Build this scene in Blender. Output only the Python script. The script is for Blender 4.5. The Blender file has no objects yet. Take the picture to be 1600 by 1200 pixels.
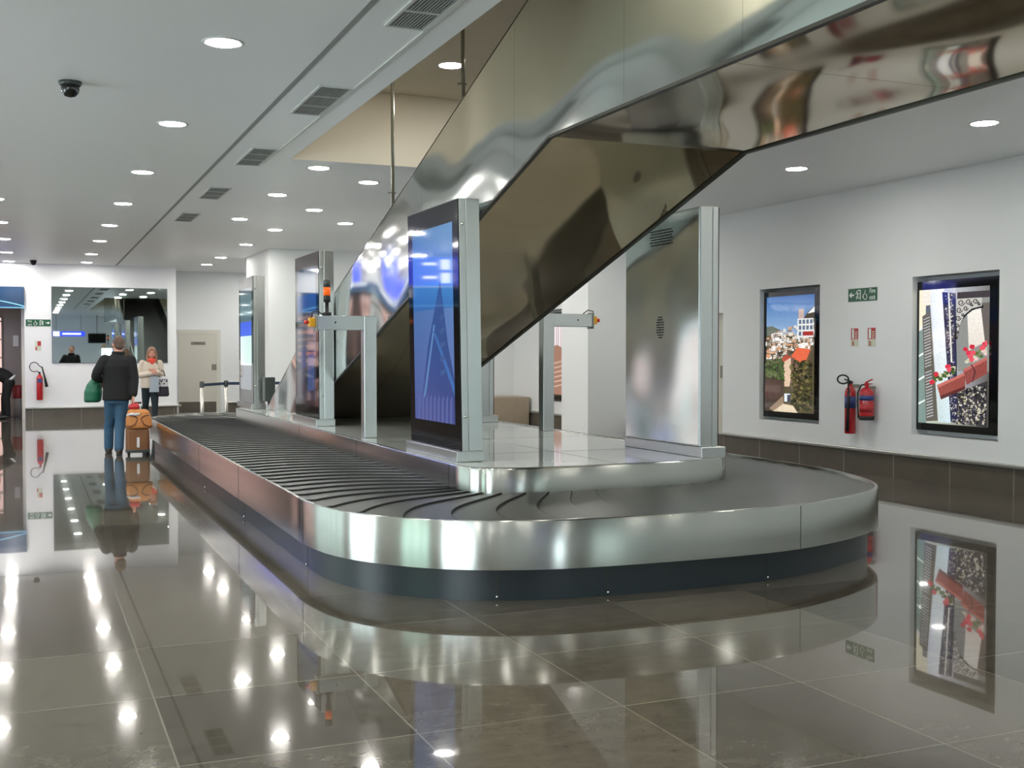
import bpy, bmesh, math, random
from mathutils import Vector, Matrix
random.seed(7)
PI = math.pi
C = bpy.context.scene.collection
scene = bpy.context.scene

# ---------------------------------------------------------------- camera
cam_data = bpy.data.cameras.new('camera')
cam_data.sensor_width = 36.0
cam_data.lens = 1780.0 / 1600.0 * 36.0
cam_data.clip_end = 200
cam = bpy.data.objects.new('camera', cam_data)
C.objects.link(cam)
cam.location = (0, 0, 1.5)
cam.rotation_euler = (math.radians(90 - 1.48), 0, math.radians(-22.95))
scene.camera = cam

# ---------------------------------------------------------------- world, exposure
world = bpy.data.worlds.new('world')
scene.world = world
world.use_nodes = True
world.node_tree.nodes['Background'].inputs[0].default_value = (0.75, 0.85, 1.0, 1)
world.node_tree.nodes['Background'].inputs[1].default_value = 0.3
scene.view_settings.view_transform = 'Standard'
scene.view_settings.look = 'None'
scene.view_settings.gamma = 1
scene.view_settings.use_curve_mapping = False
scene.view_settings.exposure = 0.22
LAMP = 165.0          # emission of one downlight diffuser
DAY = 6.5            # daylight seen through the glazed openings behind the camera

# ---------------------------------------------------------------- materials
def srgb(r, g, b):
    f = lambda c: (c / 255.0 / 12.92) if c / 255.0 <= 0.04045 else ((c / 255.0 + 0.055) / 1.055) ** 2.4
    return (f(r), f(g), f(b), 1)

def mat(name, col, rough=0.5, metal=0.0, emit=None, estr=0.0, noise=None, bump=None, ior=1.5, spec=None,
        aniso=None, trans=0.0, coat=0.0):
    """noise = (scale, amount) colour mottling; bump = (scale xyz, distance)"""
    m = bpy.data.materials.new(name)
    m.use_nodes = True
    nt = m.node_tree
    b = nt.nodes['Principled BSDF']
    b.inputs['Base Color'].default_value = col
    b.inputs['Roughness'].default_value = rough
    b.inputs['Metallic'].default_value = metal
    b.inputs['IOR'].default_value = ior
    b.inputs['Coat Weight'].default_value = coat
    b.inputs['Transmission Weight'].default_value = trans
    if spec is not None:
        b.inputs['Specular IOR Level'].default_value = spec
    if emit:
        b.inputs['Emission Color'].default_value = emit
        b.inputs['Emission Strength'].default_value = estr
    tc = nt.nodes.new('ShaderNodeTexCoord')
    if noise:
        n = nt.nodes.new('ShaderNodeTexNoise')
        n.inputs['Scale'].default_value = noise[0]
        n.inputs['Detail'].default_value = 4
        nt.links.new(tc.outputs['Object'], n.inputs['Vector'])
        mx = nt.nodes.new('ShaderNodeMix'); mx.data_type = 'RGBA'
        k = noise[1]
        mx.inputs[6].default_value = tuple(max(0, c * (1 - k)) for c in col[:3]) + (1,)
        mx.inputs[7].default_value = tuple(min(1, c * (1 + k)) for c in col[:3]) + (1,)
        nt.links.new(n.outputs['Fac'], mx.inputs[0])
        nt.links.new(mx.outputs[2], b.inputs['Base Color'])
    if bump:
        mp = nt.nodes.new('ShaderNodeMapping')
        mp.inputs['Scale'].default_value = bump[0]
        nt.links.new(tc.outputs['Object'], mp.inputs['Vector'])
        n = nt.nodes.new('ShaderNodeTexNoise')
        n.inputs['Scale'].default_value = 1.0
        n.inputs['Detail'].default_value = bump[2] if len(bump) > 2 else 0.0
        nt.links.new(mp.outputs['Vector'], n.inputs['Vector'])
        bp = nt.nodes.new('ShaderNodeBump')
        bp.inputs['Strength'].default_value = 1.0
        bp.inputs['Distance'].default_value = bump[1]
        nt.links.new(n.outputs['Fac'], bp.inputs['Height'])
        nt.links.new(bp.outputs['Normal'], b.inputs['Normal'])
    if aniso:
        b.inputs['Anisotropic'].default_value = aniso
        b.inputs['Anisotropic Rotation'].default_value = 0.25
        tg = nt.nodes.new('ShaderNodeTangent')
        tg.direction_type = 'RADIAL'; tg.axis = 'Z'
        nt.links.new(tg.outputs['Tangent'], b.inputs['Tangent'])
    return m

M = {}
M['wall'] = mat('white_wall_paint', srgb(232, 234, 234), 0.6, noise=(0.7, 0.02))
M['ceil'] = mat('ceiling_paint', srgb(240, 242, 242), 0.38, noise=(0.5, 0.02))
M['coffer'] = mat('raised_ceiling_paint', srgb(224, 215, 196), 0.75)
M['skirt'] = mat('dark_skirting_tile', srgb(96, 90, 80), 0.25, noise=(5, 0.18))
M['joint'] = mat('skirting_joint', srgb(128, 122, 112), 0.6)
M['rail'] = mat('satin_rail', srgb(190, 190, 186), 0.3, 0.8)
M['steel'] = mat('brushed_steel', srgb(196, 200, 198), 0.26, 1.0, bump=((0.9, 0.9, 0.7), 0.02))
M['steel_plain'] = mat('plain_steel', srgb(196, 200, 198), 0.3, 1.0, noise=(3, 0.05))
M['steel_wavy'] = mat('wavy_polished_steel', srgb(206, 212, 208), 0.11, 1.0, bump=((0.9, 0.8, 1.1), 0.115))
M['steel_under'] = mat('polished_underside_steel', srgb(158, 142, 112), 0.09, 1.0, bump=((1.1, 0.7, 0.8), 0.08))  # same cladding as the sides; brown of the mirrored floor is in this colour
M['steel_back'] = mat('wavy_cabinet_steel', srgb(226, 234, 234), 0.22, 1.0, bump=((1.3, 1.6, 1.4), 0.05))
M['rim'] = mat('brushed_rim_steel', srgb(166, 168, 162), 0.2, 1.0, aniso=0.85)
M['edge'] = mat('dark_edge_strip', srgb(60, 60, 54), 0.4, 0.6)
M['bright_edge'] = mat('bright_edge_strip', srgb(215, 218, 212), 0.2, 1.0)
M['deck'] = mat('polished_island_deck', srgb(206, 210, 206), 0.06, 0.12, ior=1.7)
M['kick'] = mat('dark_kick_plate', srgb(26, 36, 40), 0.3, 0.0, spec=0.5)
M['belt'] = mat('black_rubber_slat', srgb(66, 69, 66), 0.36, 0.0, spec=0.5, noise=(6, 0.12))
M['lip'] = mat('black_rubber_lip', srgb(16, 17, 17), 0.6)
M['black'] = mat('black_gloss', srgb(12, 12, 13), 0.06, 0.0, ior=1.6)
M['black_matt'] = mat('black_matt', srgb(24, 24, 25), 0.6)
M['grille'] = mat('grille_grey', srgb(205, 206, 202), 0.5)
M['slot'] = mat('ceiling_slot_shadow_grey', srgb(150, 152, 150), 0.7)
M['slat'] = mat('grille_slat', srgb(150, 152, 148), 0.5)
M['grille_dark'] = mat('grille_void', srgb(50, 52, 52), 0.8)
M['lamp'] = mat('lamp_diffuser', (1, 1, 1, 1), 0.5, emit=(1.0, 0.97, 0.91, 1), estr=LAMP)
M['lamp_ring'] = mat('lamp_ring', srgb(230, 230, 228), 0.4)
M['day'] = mat('daylight_glazing', srgb(200, 215, 225), 0.05, emit=(0.80, 0.93, 1.0, 1), estr=DAY)
M['day_green'] = mat('daylight_green_glazing', srgb(160, 200, 190), 0.05, emit=(0.62, 0.86, 0.79, 1), estr=2.6)
M['day_soft'] = mat('soft_daylight_glazing', srgb(170, 190, 190), 0.05, emit=(0.72, 0.88, 0.88, 1), estr=1.7)
M['frame_grey'] = mat('aluminium_frame', srgb(130, 134, 136), 0.4, 0.7)
M['mirror'] = mat('dark_mirror_glass', srgb(176, 186, 184), 0.015, 1.0)
M['door'] = mat('cream_door_paint', srgb(206, 202, 190), 0.5)
M['door_frame'] = mat('cream_frame_paint', srgb(212, 209, 199), 0.5)
M['plate'] = mat('satin_plate', srgb(140, 138, 128), 0.4, 0.7)
M['red'] = mat('extinguisher_red', srgb(182, 24, 34), 0.25, coat=0.4)
M['white'] = mat('white_plastic', srgb(232, 232, 228), 0.4)
M['green'] = mat('sign_green', srgb(16, 84, 56), 0.4)
M['signwhite'] = mat('sign_white', srgb(226, 234, 226), 0.4)
M['signred'] = mat('sign_red', srgb(176, 42, 48), 0.4)
M['paper'] = mat('photoluminescent_paper', srgb(206, 212, 190), 0.6)
M['label_blue'] = mat('label_blue', srgb(44, 60, 120), 0.4)
M['yellow'] = mat('estop_yellow', srgb(226, 164, 20), 0.4)
M['estop_red'] = mat('estop_red', srgb(206, 40, 30), 0.35)
M['amber'] = mat('amber_lens', srgb(238, 96, 16), 0.25, emit=srgb(240, 100, 16), estr=0.35)
M['lens_grey'] = mat('clear_grey_lens', srgb(60, 66, 64), 0.25)
M['blue_sign'] = mat('blue_light_box', srgb(20, 40, 160), 0.2, emit=(0.045, 0.09, 0.95, 1), estr=1.7)
M['sign_glow'] = mat('white_light_box', (1, 1, 1, 1), 0.2, emit=(1, 1, 1, 1), estr=3.0)
M['fascia'] = mat('blue_fascia', srgb(10, 46, 80), 0.15, emit=srgb(14, 88, 142), estr=0.2, noise=(3, 0.2))
M['fascia_glow'] = mat('pale_fascia_glow', srgb(130, 195, 225), 0.3, emit=srgb(120, 190, 225), estr=0.8)
M['shelf'] = mat('shelf_board', srgb(214, 196, 176), 0.4)
M['shelf_glow'] = mat('lit_shelf_back', srgb(255, 190, 140), 0.5, emit=(1.0, 0.80, 0.80, 1), estr=0.6)
M['shelf_glow_white'] = mat('white_lit_shelf_back', srgb(255, 230, 215), 0.5, emit=(1.0, 0.92, 0.93, 1), estr=1.5)
M['taupe'] = mat('taupe_panel', srgb(158, 148, 140), 0.5, noise=(2, 0.05))
M['stone_block'] = mat('stone_cladding', srgb(168, 154, 134), 0.4, noise=(3, 0.12))
M['barrier_belt'] = mat('barrier_belt_blue', srgb(30, 52, 76), 0.6)
M['barrier_steel'] = mat('barrier_steel', srgb(214, 212, 204), 0.3, 0.8)
M['skin'] = mat('skin', srgb(205, 150, 128), 0.5)
M['jacket'] = mat('black_jacket', srgb(13, 14, 16), 0.85, noise=(30, 0.2))
M['jeans'] = mat('blue_jeans', srgb(50, 84, 112), 0.8, noise=(14, 0.25))
M['shoe'] = mat('dark_shoe', srgb(38, 34, 34), 0.5)
M['hair_grey'] = mat('grey_brown_hair', srgb(92, 72, 62), 0.7, noise=(40, 0.3))
M['hair_brown'] = mat('light_brown_hair', srgb(140, 104, 82), 0.6, noise=(40, 0.3))
M['bag_green'] = mat('green_bag', srgb(14, 92, 66), 0.5, noise=(8, 0.15))
M['tan'] = mat('tan_canvas', srgb(186, 122, 66), 0.65, noise=(12, 0.15))
M['brown'] = mat('brown_canvas', srgb(118, 76, 44), 0.6, noise=(12, 0.15))
M['piping'] = mat('dark_brown_piping', srgb(92, 44, 30), 0.5)
M['coat_beige'] = mat('beige_coat', srgb(206, 194, 178), 0.8, noise=(20, 0.1))
M['trousers'] = mat('dark_teal_trousers', srgb(28, 42, 48), 0.8)
M['boots'] = mat('dark_boots', srgb(40, 40, 42), 0.6)
M['scarf'] = mat('coral_red_scarf', srgb(226, 78, 62), 0.8)
M['bag_dark'] = mat('dark_shoulder_bag', srgb(34, 30, 44), 0.6)
M['bag_stripe'] = mat('pale_bag_cloth', srgb(206, 204, 208), 0.7)
M['bag_grey'] = mat('pale_grey_bag', srgb(160, 172, 184), 0.5)
M['reflective'] = mat('pale_reflective_band', srgb(206, 212, 208), 0.4)
M['bin_grey'] = mat('bin_grey', srgb(150, 148, 146), 0.4)
M['bin_red'] = mat('bin_red', srgb(160, 48, 56), 0.4)
M['eye'] = mat('eye', srgb(40, 32, 28), 0.2)
M['rod'] = mat('galvanised_rod', srgb(128, 124, 108), 0.45, 0.6)
BOXCOL = [mat('carton_' + n, c, 0.5) for n, c in (('magenta', srgb(206, 60, 150)), ('orange', srgb(236, 150, 70)),
          ('white', srgb(236, 228, 224)), ('navy', srgb(40, 44, 110)), ('gold', srgb(214, 170, 90)), ('pink', srgb(230, 150, 160)))]

def picture_mat(name, estr, rough=0.04, grain=(0.9, 1.1)):
    m = bpy.data.materials.new(name); m.use_nodes = True
    nt = m.node_tree; b = nt.nodes['Principled BSDF']
    a = nt.nodes.new('ShaderNodeVertexColor'); a.layer_name = 'Col'
    b.inputs['Base Color'].default_value = (0.01, 0.01, 0.01, 1)
    b.inputs['Roughness'].default_value = rough
    b.inputs['IOR'].default_value = 1.6
    tc = nt.nodes.new('ShaderNodeTexCoord'); n = nt.nodes.new('ShaderNodeTexNoise')
    n.inputs['Scale'].default_value = 40; n.inputs['Detail'].default_value = 6; n.inputs['Roughness'].default_value = 0.75
    nt.links.new(tc.outputs['Object'], n.inputs['Vector'])
    mr = nt.nodes.new('ShaderNodeMapRange'); mr.inputs[1].default_value = 0.25; mr.inputs[2].default_value = 0.75
    mr.inputs[3].default_value = grain[0]; mr.inputs[4].default_value = grain[1]
    nt.links.new(n.outputs['Fac'], mr.inputs[0])
    mx = nt.nodes.new('ShaderNodeVectorMath'); mx.operation = 'SCALE'
    nt.links.new(a.outputs['Color'], mx.inputs[0]); nt.links.new(mr.outputs[0], mx.inputs['Scale'])
    nt.links.new(mx.outputs[0], b.inputs['Emission Color'])
    b.inputs['Emission Strength'].default_value = estr
    return m
M['screen'] = picture_mat('lit_screen', 0.85)
M['photo_screen'] = picture_mat('lit_photo_screen', 1.0, grain=(0.72, 1.18))

def floor_material():
    m = bpy.data.materials.new('polished_stone_floor'); m.use_nodes = True
    nt = m.node_tree; b = nt.nodes['Principled BSDF']; L = nt.links.new
    tc = nt.nodes.new('ShaderNodeTexCoord')
    sp = nt.nodes.new('ShaderNodeSeparateXYZ'); L(tc.outputs['Object'], sp.inputs[0])
    def math_(op, a, bb=None):
        n = nt.nodes.new('ShaderNodeMath'); n.operation = op
        if isinstance(a, (int, float)): n.inputs[0].default_value = a
        else: L(a, n.inputs[0])
        if bb is not None:
            if isinstance(bb, (int, float)): n.inputs[1].default_value = bb
            else: L(bb, n.inputs[1])
        return n.outputs[0]
    def grid(out, off, step):
        q = math_('DIVIDE', math_('SUBTRACT', out, off), step)
        fr = math_('FRACT', math_('ADD', q, 1000.5))
        d = math_('MULTIPLY', math_('ABSOLUTE', math_('SUBTRACT', fr, 0.5)), step)
        return math_('LESS_THAN', d, 0.0035), math_('FLOOR', math_('ADD', q, 1000.0))
    gx, ix = grid(sp.outputs['X'], 0.485, 0.917)
    gy, iy = grid(sp.outputs['Y'], 3.36, 0.9)
    g = math_('MAXIMUM', gx, gy)
    cb = nt.nodes.new('ShaderNodeCombineXYZ'); L(ix, cb.inputs[0]); L(iy, cb.inputs[1])
    wn = nt.nodes.new('ShaderNodeTexWhiteNoise'); wn.noise_dimensions = '3D'; L(cb.outputs[0], wn.inputs['Vector'])
    n1 = nt.nodes.new('ShaderNodeTexNoise'); n1.inputs['Scale'].default_value = 9; n1.inputs['Detail'].default_value = 8
    n1.inputs['Roughness'].default_value = 0.7
    mp = nt.nodes.new('ShaderNodeMapping'); mp.inputs['Scale'].default_value = (0.9, 1.3, 1)
    L(tc.outputs['Object'], mp.inputs['Vector']); L(mp.outputs[0], n1.inputs['Vector'])
    v = math_('ADD', math_('MULTIPLY', n1.outputs['Fac'], 0.8), math_('MULTIPLY', wn.outputs['Value'], 0.28))
    rp = nt.nodes.new('ShaderNodeValToRGB')
    rp.color_ramp.elements[0].position = 0.25; rp.color_ramp.elements[0].color = srgb(60, 55, 46)
    rp.color_ramp.elements[1].position = 0.85; rp.color_ramp.elements[1].color = srgb(106, 100, 88)
    L(v, rp.inputs[0])
    mx = nt.nodes.new('ShaderNodeMix'); mx.data_type = 'RGBA'
    L(g, mx.inputs[0]); L(rp.outputs[0], mx.inputs[6]); mx.inputs[7].default_value = srgb(122, 118, 106)
    L(mx.outputs[2], b.inputs['Base Color'])
    b.inputs['Roughness'].default_value = 0.09
    b.inputs['IOR'].default_value = 1.45
    b.inputs['Specular IOR Level'].default_value = 0.03
    b.inputs['Coat Weight'].default_value = 0.85
    b.inputs['Coat Roughness'].default_value = 0.016
    b.inputs['Coat IOR'].default_value = 1.5
    return m
M['floor'] = floor_material()

# ---------------------------------------------------------------- mesh helpers
class MB:
    def __init__(s, org=(0, 0, 0)):
        s.bm = bmesh.new(); s.org = Vector(org); s.mi = 0
    def _v(s, p): return s.bm.verts.new(Vector(p) - s.org)
    def face(s, pts, smooth=False):
        f = s.bm.faces.new([s._v(p) for p in pts]); f.material_index = s.mi; f.smooth = smooth; return f
    def box(s, x0, x1, y0, y1, z0, z1, bev=0.0):
        v = [s._v((x, y, z)) for z in (z0, z1) for y in (y0, y1) for x in (x0, x1)]
        fs = []
        for q in ((0, 2, 3, 1), (4, 5, 7, 6), (0, 1, 5, 4), (2, 6, 7, 3), (0, 4, 6, 2), (1, 3, 7, 5)):
            f = s.bm.faces.new([v[i] for i in q]); f.material_index = s.mi; fs.append(f)
        if bev > 0:
            es = list({e for f in fs for e in f.edges})
            r = bmesh.ops.bevel(s.bm, geom=es, offset=bev, segments=2, affect='EDGES', profile=0.5)
            for f in r['faces']: f.material_index = s.mi
        return s
    def prism(s, pts, vec):
        """closed polygon pts (3-D, planar) swept by vec"""
        vec = Vector(vec)
        a = [s._v(p) for p in pts]; b = [s._v(Vector(p) + vec) for p in pts]
        n = len(a)
        fs = [s.bm.faces.new(a), s.bm.faces.new(list(reversed(b)))]
        for i in range(n):
            fs.append(s.bm.faces.new([a[i], b[i], b[(i + 1) % n], a[(i + 1) % n]]))
        for f in fs: f.material_index = s.mi
        bmesh.ops.recalc_face_normals(s.bm, faces=fs)
        return s
    def ring(s, c, ax, r, n, ry=None):
        ax = Vector(ax).normalized()
        t = Vector((0, 0, 1)) if abs(ax.z) < 0.9 else Vector((1, 0, 0))
        u = ax.cross(t).normalized(); w = ax.cross(u).normalized()
        return [s._v(Vector(c) + u * (r * math.cos(2 * PI * i / n)) + w * ((ry or r) * math.sin(2 * PI * i / n))) for i in range(n)]
    def loft(s, rings, cap=True, smooth=True):
        fs = []
        n = len(rings[0])
        for a, b in zip(rings, rings[1:]):
            for i in range(n):
                f = s.bm.faces.new([a[i], a[(i + 1) % n], b[(i + 1) % n], b[i]]); f.smooth = smooth; f.material_index = s.mi; fs.append(f)
        if cap:
            for r in (list(reversed(rings[0])), rings[-1]):
                f = s.bm.faces.new(r); f.material_index = s.mi; fs.append(f)
        bmesh.ops.recalc_face_normals(s.bm, faces=fs)
        return s
    def tube(s, pts, r, n=10, cap=True):
        pts = [Vector(p) for p in pts]
        rs = r if isinstance(r, (list, tuple)) else [r] * len(pts)
        rings = []; prev = None
        for i, p in enumerate(pts):
            d = (pts[min(i + 1, len(pts) - 1)] - pts[max(i - 1, 0)]).normalized()
            if prev is None:
                t = Vector((0, 0, 1)) if abs(d.z) < 0.9 else Vector((1, 0, 0))
                u = d.cross(t).normalized()
            else:
                u = (prev - d * prev.dot(d)).normalized()
            prev = u; w = d.cross(u)
            rings.append([s._v(p + (u * math.cos(2 * PI * k / n) + w * math.sin(2 * PI * k / n)) * rs[i]) for k in range(n)])
        return s.loft(rings, cap)
    def lathe(s, c, prof, n=20, ax=(0, 0, 1)):
        """prof = [(r, h)...] along axis ax"""
        ax = Vector(ax).normalized()
        return s.loft([s.ring(Vector(c) + ax * h, ax, max(r, 1e-4), n) for r, h in prof])
    def ball(s, c, rx, ry=None, rz=None, n=12):
        ry = ry or rx; rz = rz or rx
        r = bmesh.ops.create_icosphere(s.bm, subdivisions=2 if n < 16 else 3, radius=1.0)
        for v in r['verts']:
            v.co = Vector(c) - s.org + Vector((v.co.x * rx, v.co.y * ry, v.co.z * rz))
            for f in v.link_faces: f.smooth = True; f.material_index = s.mi
        return s
    def mesh(s, name):
        me = bpy.data.meshes.new(name); s.bm.to_mesh(me); s.bm.free(); return me
    def build(s, name, mats, parent=None, label=None):
        me = s.mesh(name)
        for m in (mats if isinstance(mats, (list, tuple)) else [mats]): me.materials.append(m)
        return link(name, me, parent, label)

def link(name, me, parent=None, label=None):
    o = bpy.data.objects.new(name, me); C.objects.link(o)
    if parent: o.parent = parent
    if label: o['label'] = label
    return o

def tag(o, label, cat, group=None):
    o['label'] = label; o['category'] = cat
    if group: o['group'] = group
    return o

def thing(name, label, cat, loc=(0, 0, 0), rotz=0, group=None):
    o = bpy.data.objects.new(name, None); C.objects.link(o)
    o.location = loc; o.rotation_euler = (0, 0, rotz); o.empty_display_size = 0.1
    return tag(o, label, cat, group)

def struct(name, b, m):
    o = b.build(name, m); o['kind'] = 'structure'; return o

def kids(o): return [c for c in bpy.data.objects if c.parent == o]

def copy_tree(o, parent=None, table=None):
    if table is None:
        table = {}
        for c in bpy.data.objects:
            if c.parent: table.setdefault(c.parent.name, []).append(c)
    c = o.copy(); C.objects.link(c)
    if parent: c.parent = parent
    for ch in table.get(o.name, []): copy_tree(ch, c, table)
    return c

def text_mesh(body, size, extrude=0.002):
    cu = bpy.data.curves.new('lettering', 'FONT'); cu.body = body; cu.size = size; cu.extrude = extrude
    cu.align_x = 'CENTER'; cu.align_y = 'CENTER'; cu.resolution_u = 3
    o = bpy.data.objects.new('lettering', cu); C.objects.link(o)
    dg = bpy.context.evaluated_depsgraph_get()
    me = bpy.data.meshes.new_from_object(o.evaluated_get(dg))
    bpy.data.objects.remove(o); bpy.data.curves.remove(cu)
    return me

def text(name, body, size, mtl, parent, loc, face, sx=1.0, label=None):
    """face = direction the lettering faces: '-X', '-Y', '+X'"""
    me = text_mesh(body, size); me.materials.clear(); me.materials.append(mtl)
    R = {'-Y': Matrix(((1, 0, 0), (0, 0, -1), (0, 1, 0))), '-X': Matrix(((0, 0, -1), (-1, 0, 0), (0, 1, 0))),
         '+X': Matrix(((0, 0, 1), (1, 0, 0), (0, 1, 0))), '+Y': Matrix(((-1, 0, 0), (0, 0, 1), (0, 1, 0)))}[face]
    for v in me.vertices:
        v.co = R @ Vector((v.co.x * sx, v.co.y, v.co.z)) + Vector(loc)
    return link(name, me, parent, label)

def fuse(b, voxel, smooth=4):
    """closes everything in the builder into one continuous surface"""
    me = b.mesh('fuse'); o = bpy.data.objects.new('fuse', me); C.objects.link(o)
    r = o.modifiers.new('r', 'REMESH'); r.mode = 'VOXEL'; r.voxel_size = voxel; r.use_smooth_shade = True
    s = o.modifiers.new('s', 'SMOOTH'); s.iterations = smooth; s.factor = 0.5
    dg = bpy.context.evaluated_depsgraph_get()
    me2 = bpy.data.meshes.new_from_object(o.evaluated_get(dg))
    bpy.data.objects.remove(o); bpy.data.meshes.remove(me)
    for p in me2.polygons: p.use_smooth = True
    me2.materials.clear()
    return me2

# ================================================================ THE SETTING
XL, XR, YB, YF, H = -5.2, 9.65, 28.5, -9.0, 3.6
XO = -0.1                         # right edge of the shop opening in the back wall
b = MB(); b.box(XL - 2.2, XR + 0.6, YF - 0.3, 33.2, -0.2, 0); struct('floor', b, M['floor'])
# ceiling with the raised bay over the carousel
CX0, CX1, CY0, CY1, CZ = 2.6, 6.4, -1.0, 12.25, 4.4
b = MB()
b.box(XL - 2.2, CX0, YF - 0.3, 33.2, H, H + 0.25)
b.box(CX1, XR + 0.6, YF - 0.3, 33.2, H, H + 0.25)
b.box(CX0, CX1, CY1, 33.2, H, H + 0.25)
b.box(CX0, CX1, YF - 0.3, CY0, H, H + 0.25)
struct('ceiling', b, M['ceil'])
b = MB()
b.box(CX0 - 0.2, CX1 + 0.2, CY0 - 0.2, CY1 + 0.2, CZ, CZ + 0.2)
b.box(CX0 - 0.2, CX0 - 0.001, CY0 - 0.2, CY1 + 0.2, H + 0.25, CZ); b.box(CX1 + 0.001, CX1 + 0.2, CY0 - 0.2, CY1 + 0.2, H + 0.25, CZ)
b.box(CX0 + 0.004, CX1 - 0.004, CY1 - 0.004, CY1 - 0.0005, H + 0.002, CZ - 0.001); b.box(CX0 + 0.0005, CX0 + 0.004, CY0 + 0.004, CY1 - 0.004, H + 0.002, CZ - 0.001); b.box(CX1 - 0.004, CX1 - 0.0005, CY0 + 0.004, CY1 - 0.004, H + 0.002, CZ - 0.001)
b.box(CX0, CX1, CY1 + 0.001, CY1 + 0.2, H + 0.25, CZ); b.box(CX0, CX1, CY0 - 0.2, CY0 - 0.001, H + 0.25, CZ)
struct('ceiling_raised', b, M['coffer'])
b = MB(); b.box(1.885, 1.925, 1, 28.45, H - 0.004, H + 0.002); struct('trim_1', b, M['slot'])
b = MB(); b.box(2.37, 2.39, 1, 12.6, H - 0.012, H + 0.002); struct('trim_2', b, M['grille'])

# right wall: niches for the three screens, door recess
NICHE = [(12.33, 13.68, 0.57, 2.43), (9.295, 10.61, 0.55, 2.42), (19.9, 21.35, 0.56, 2.40)]
DR = (14.62, 15.62, 2.13)
def wall_with_holes(b, x0, x1, y0, y1, z0, z1, holes):
    """wall slab in YZ with rectangular holes (ya, yb, za, zb), cut in vertical strips"""
    ys = sorted({y0, y1} | {h[0] for h in holes} | {h[1] for h in holes})
    for a, c in zip(ys, ys[1:]):
        hs = sorted([h for h in holes if h[0] <= a and h[1] >= c], key=lambda h: h[2])
        z = z0
        for h in hs:
            if h[2] > z: b.box(x0, x1, a, c, z, h[2])
            z = h[3]
        if z < z1: b.box(x0, x1, a, c, z, z1)
b = MB(); wall_with_holes(b, XR, XR + 0.25, YF, 22.68, 0, H, NICHE + [(DR[0], DR[1], 0, DR[2])])
b.box(XR + 0.25, XR + 0.35, YF, 22.68, 0, H)
struct('wall_right', b, M['wall'])
b = MB(); b.box(4.38, XR + 0.3, 22.68, 25.2, 0, H); struct('wall_far_right', b, M['wall'])
b = MB(); b.box(8.85, XR - 0.001, 17.55, 18.6, 0, H); struct('wall_pier', b, M['wall'])
# back wall (mirror wall) and the recess with the door
b = MB(); b.box(XO, 3.27, YB, YB + 0.5, 0, H); b.box(XL - 2, XO, YB, YB + 0.3, 3.06, H)
struct('wall_back', b, M['wall'])
b = MB(); b.box(3.0, 7.5, 29.8, 30.1, 0, H); b.box(3.27, 3.3, 29.0, 29.8, 0, H); struct('wall_recess', b, M['wall'])
# left wall, open to the shop between y 20.5 and 28.4
b = MB()
wall_with_holes(b, XL - 0.25, XL, YF, YB, 0, H, [(20.6, 28.3, 0, 2.6), (11.5, 19.5, 0, 2.9), (7.6, 10.4, 0, 2.5), (3.0, 5.5, 0, 2.9), (-4.6, 1.3, 0, 2.9)])
struct('wall_left', b, M['wall'])
b = MB()
for x0, x1, z0, z1 in ((XL, 3.6, 0, H), (3.6, 4.8, 1.9, H), (4.8, 7.6, 0, H), (7.6, 9.4, 2.9, H), (9.4, XR, 0, H)):
    b.box(x0, x1, YF - 0.25, YF, z0, z1)
struct('wall_front', b, M['wall'])
b = MB(); b.box(XL - 2.2, XL - 2.0, 19, 33, 0, H); b.box(XL - 2.2, 3.3, 33.0, 33.2, 0, H); b.box(XL - 2.0, XL - 0.25, 19, 19.2, 0, H); struct('wall_shop', b, M['taupe'])

def window(n, axis, a0, a1, z1, pos, m, panes):
    """glazed opening: frame with mullions, panes behind it"""
    b = MB(); g = MB(); w = 0.06
    for i in range(panes + 1):
        p = a0 + (a1 - a0) * i / panes
        lo, hi = max(a0, p - w / 2), min(a1, p + w / 2)
        if axis == 'x': b.box(lo, hi, pos - 0.12, pos - 0.04, 0, z1)
        else: b.box(pos - 0.12, pos - 0.04, lo, hi, 0, z1)
    for z in (0.0, z1 - w):
        if axis == 'x': b.box(a0, a1, pos - 0.12, pos - 0.04, z, z + w)
        else: b.box(pos - 0.12, pos - 0.04, a0, a1, z, z + w)
    if axis == 'x': g.box(a0, a1, pos - 0.15, pos - 0.13, 0, z1)
    else: g.box(pos - 0.15, pos - 0.13, a0, a1, 0, z1)
    f = struct('window_%d' % n, b, M['frame_grey'])
    g.build('pane', m, f)
window(1, 'x', 3.6, 4.8, 1.9, YF, M['day'], 2)
window(6, 'x', 7.6, 9.4, 2.9, YF, M['day_soft'], 2)
window(2, 'y', -4.6, 1.3, 2.9, XL, M['day'], 4)
window(3, 'y', 7.6, 10.4, 2.5, XL, M['day'], 3)
window(4, 'y', 3.0, 5.5, 2.9, XL, M['day_green'], 3)
window(5, 'y', 11.5, 19.5, 2.9, XL, M['day_soft'], 6)  # unseen glazing added to light the right wall and the right kiosk's back

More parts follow.
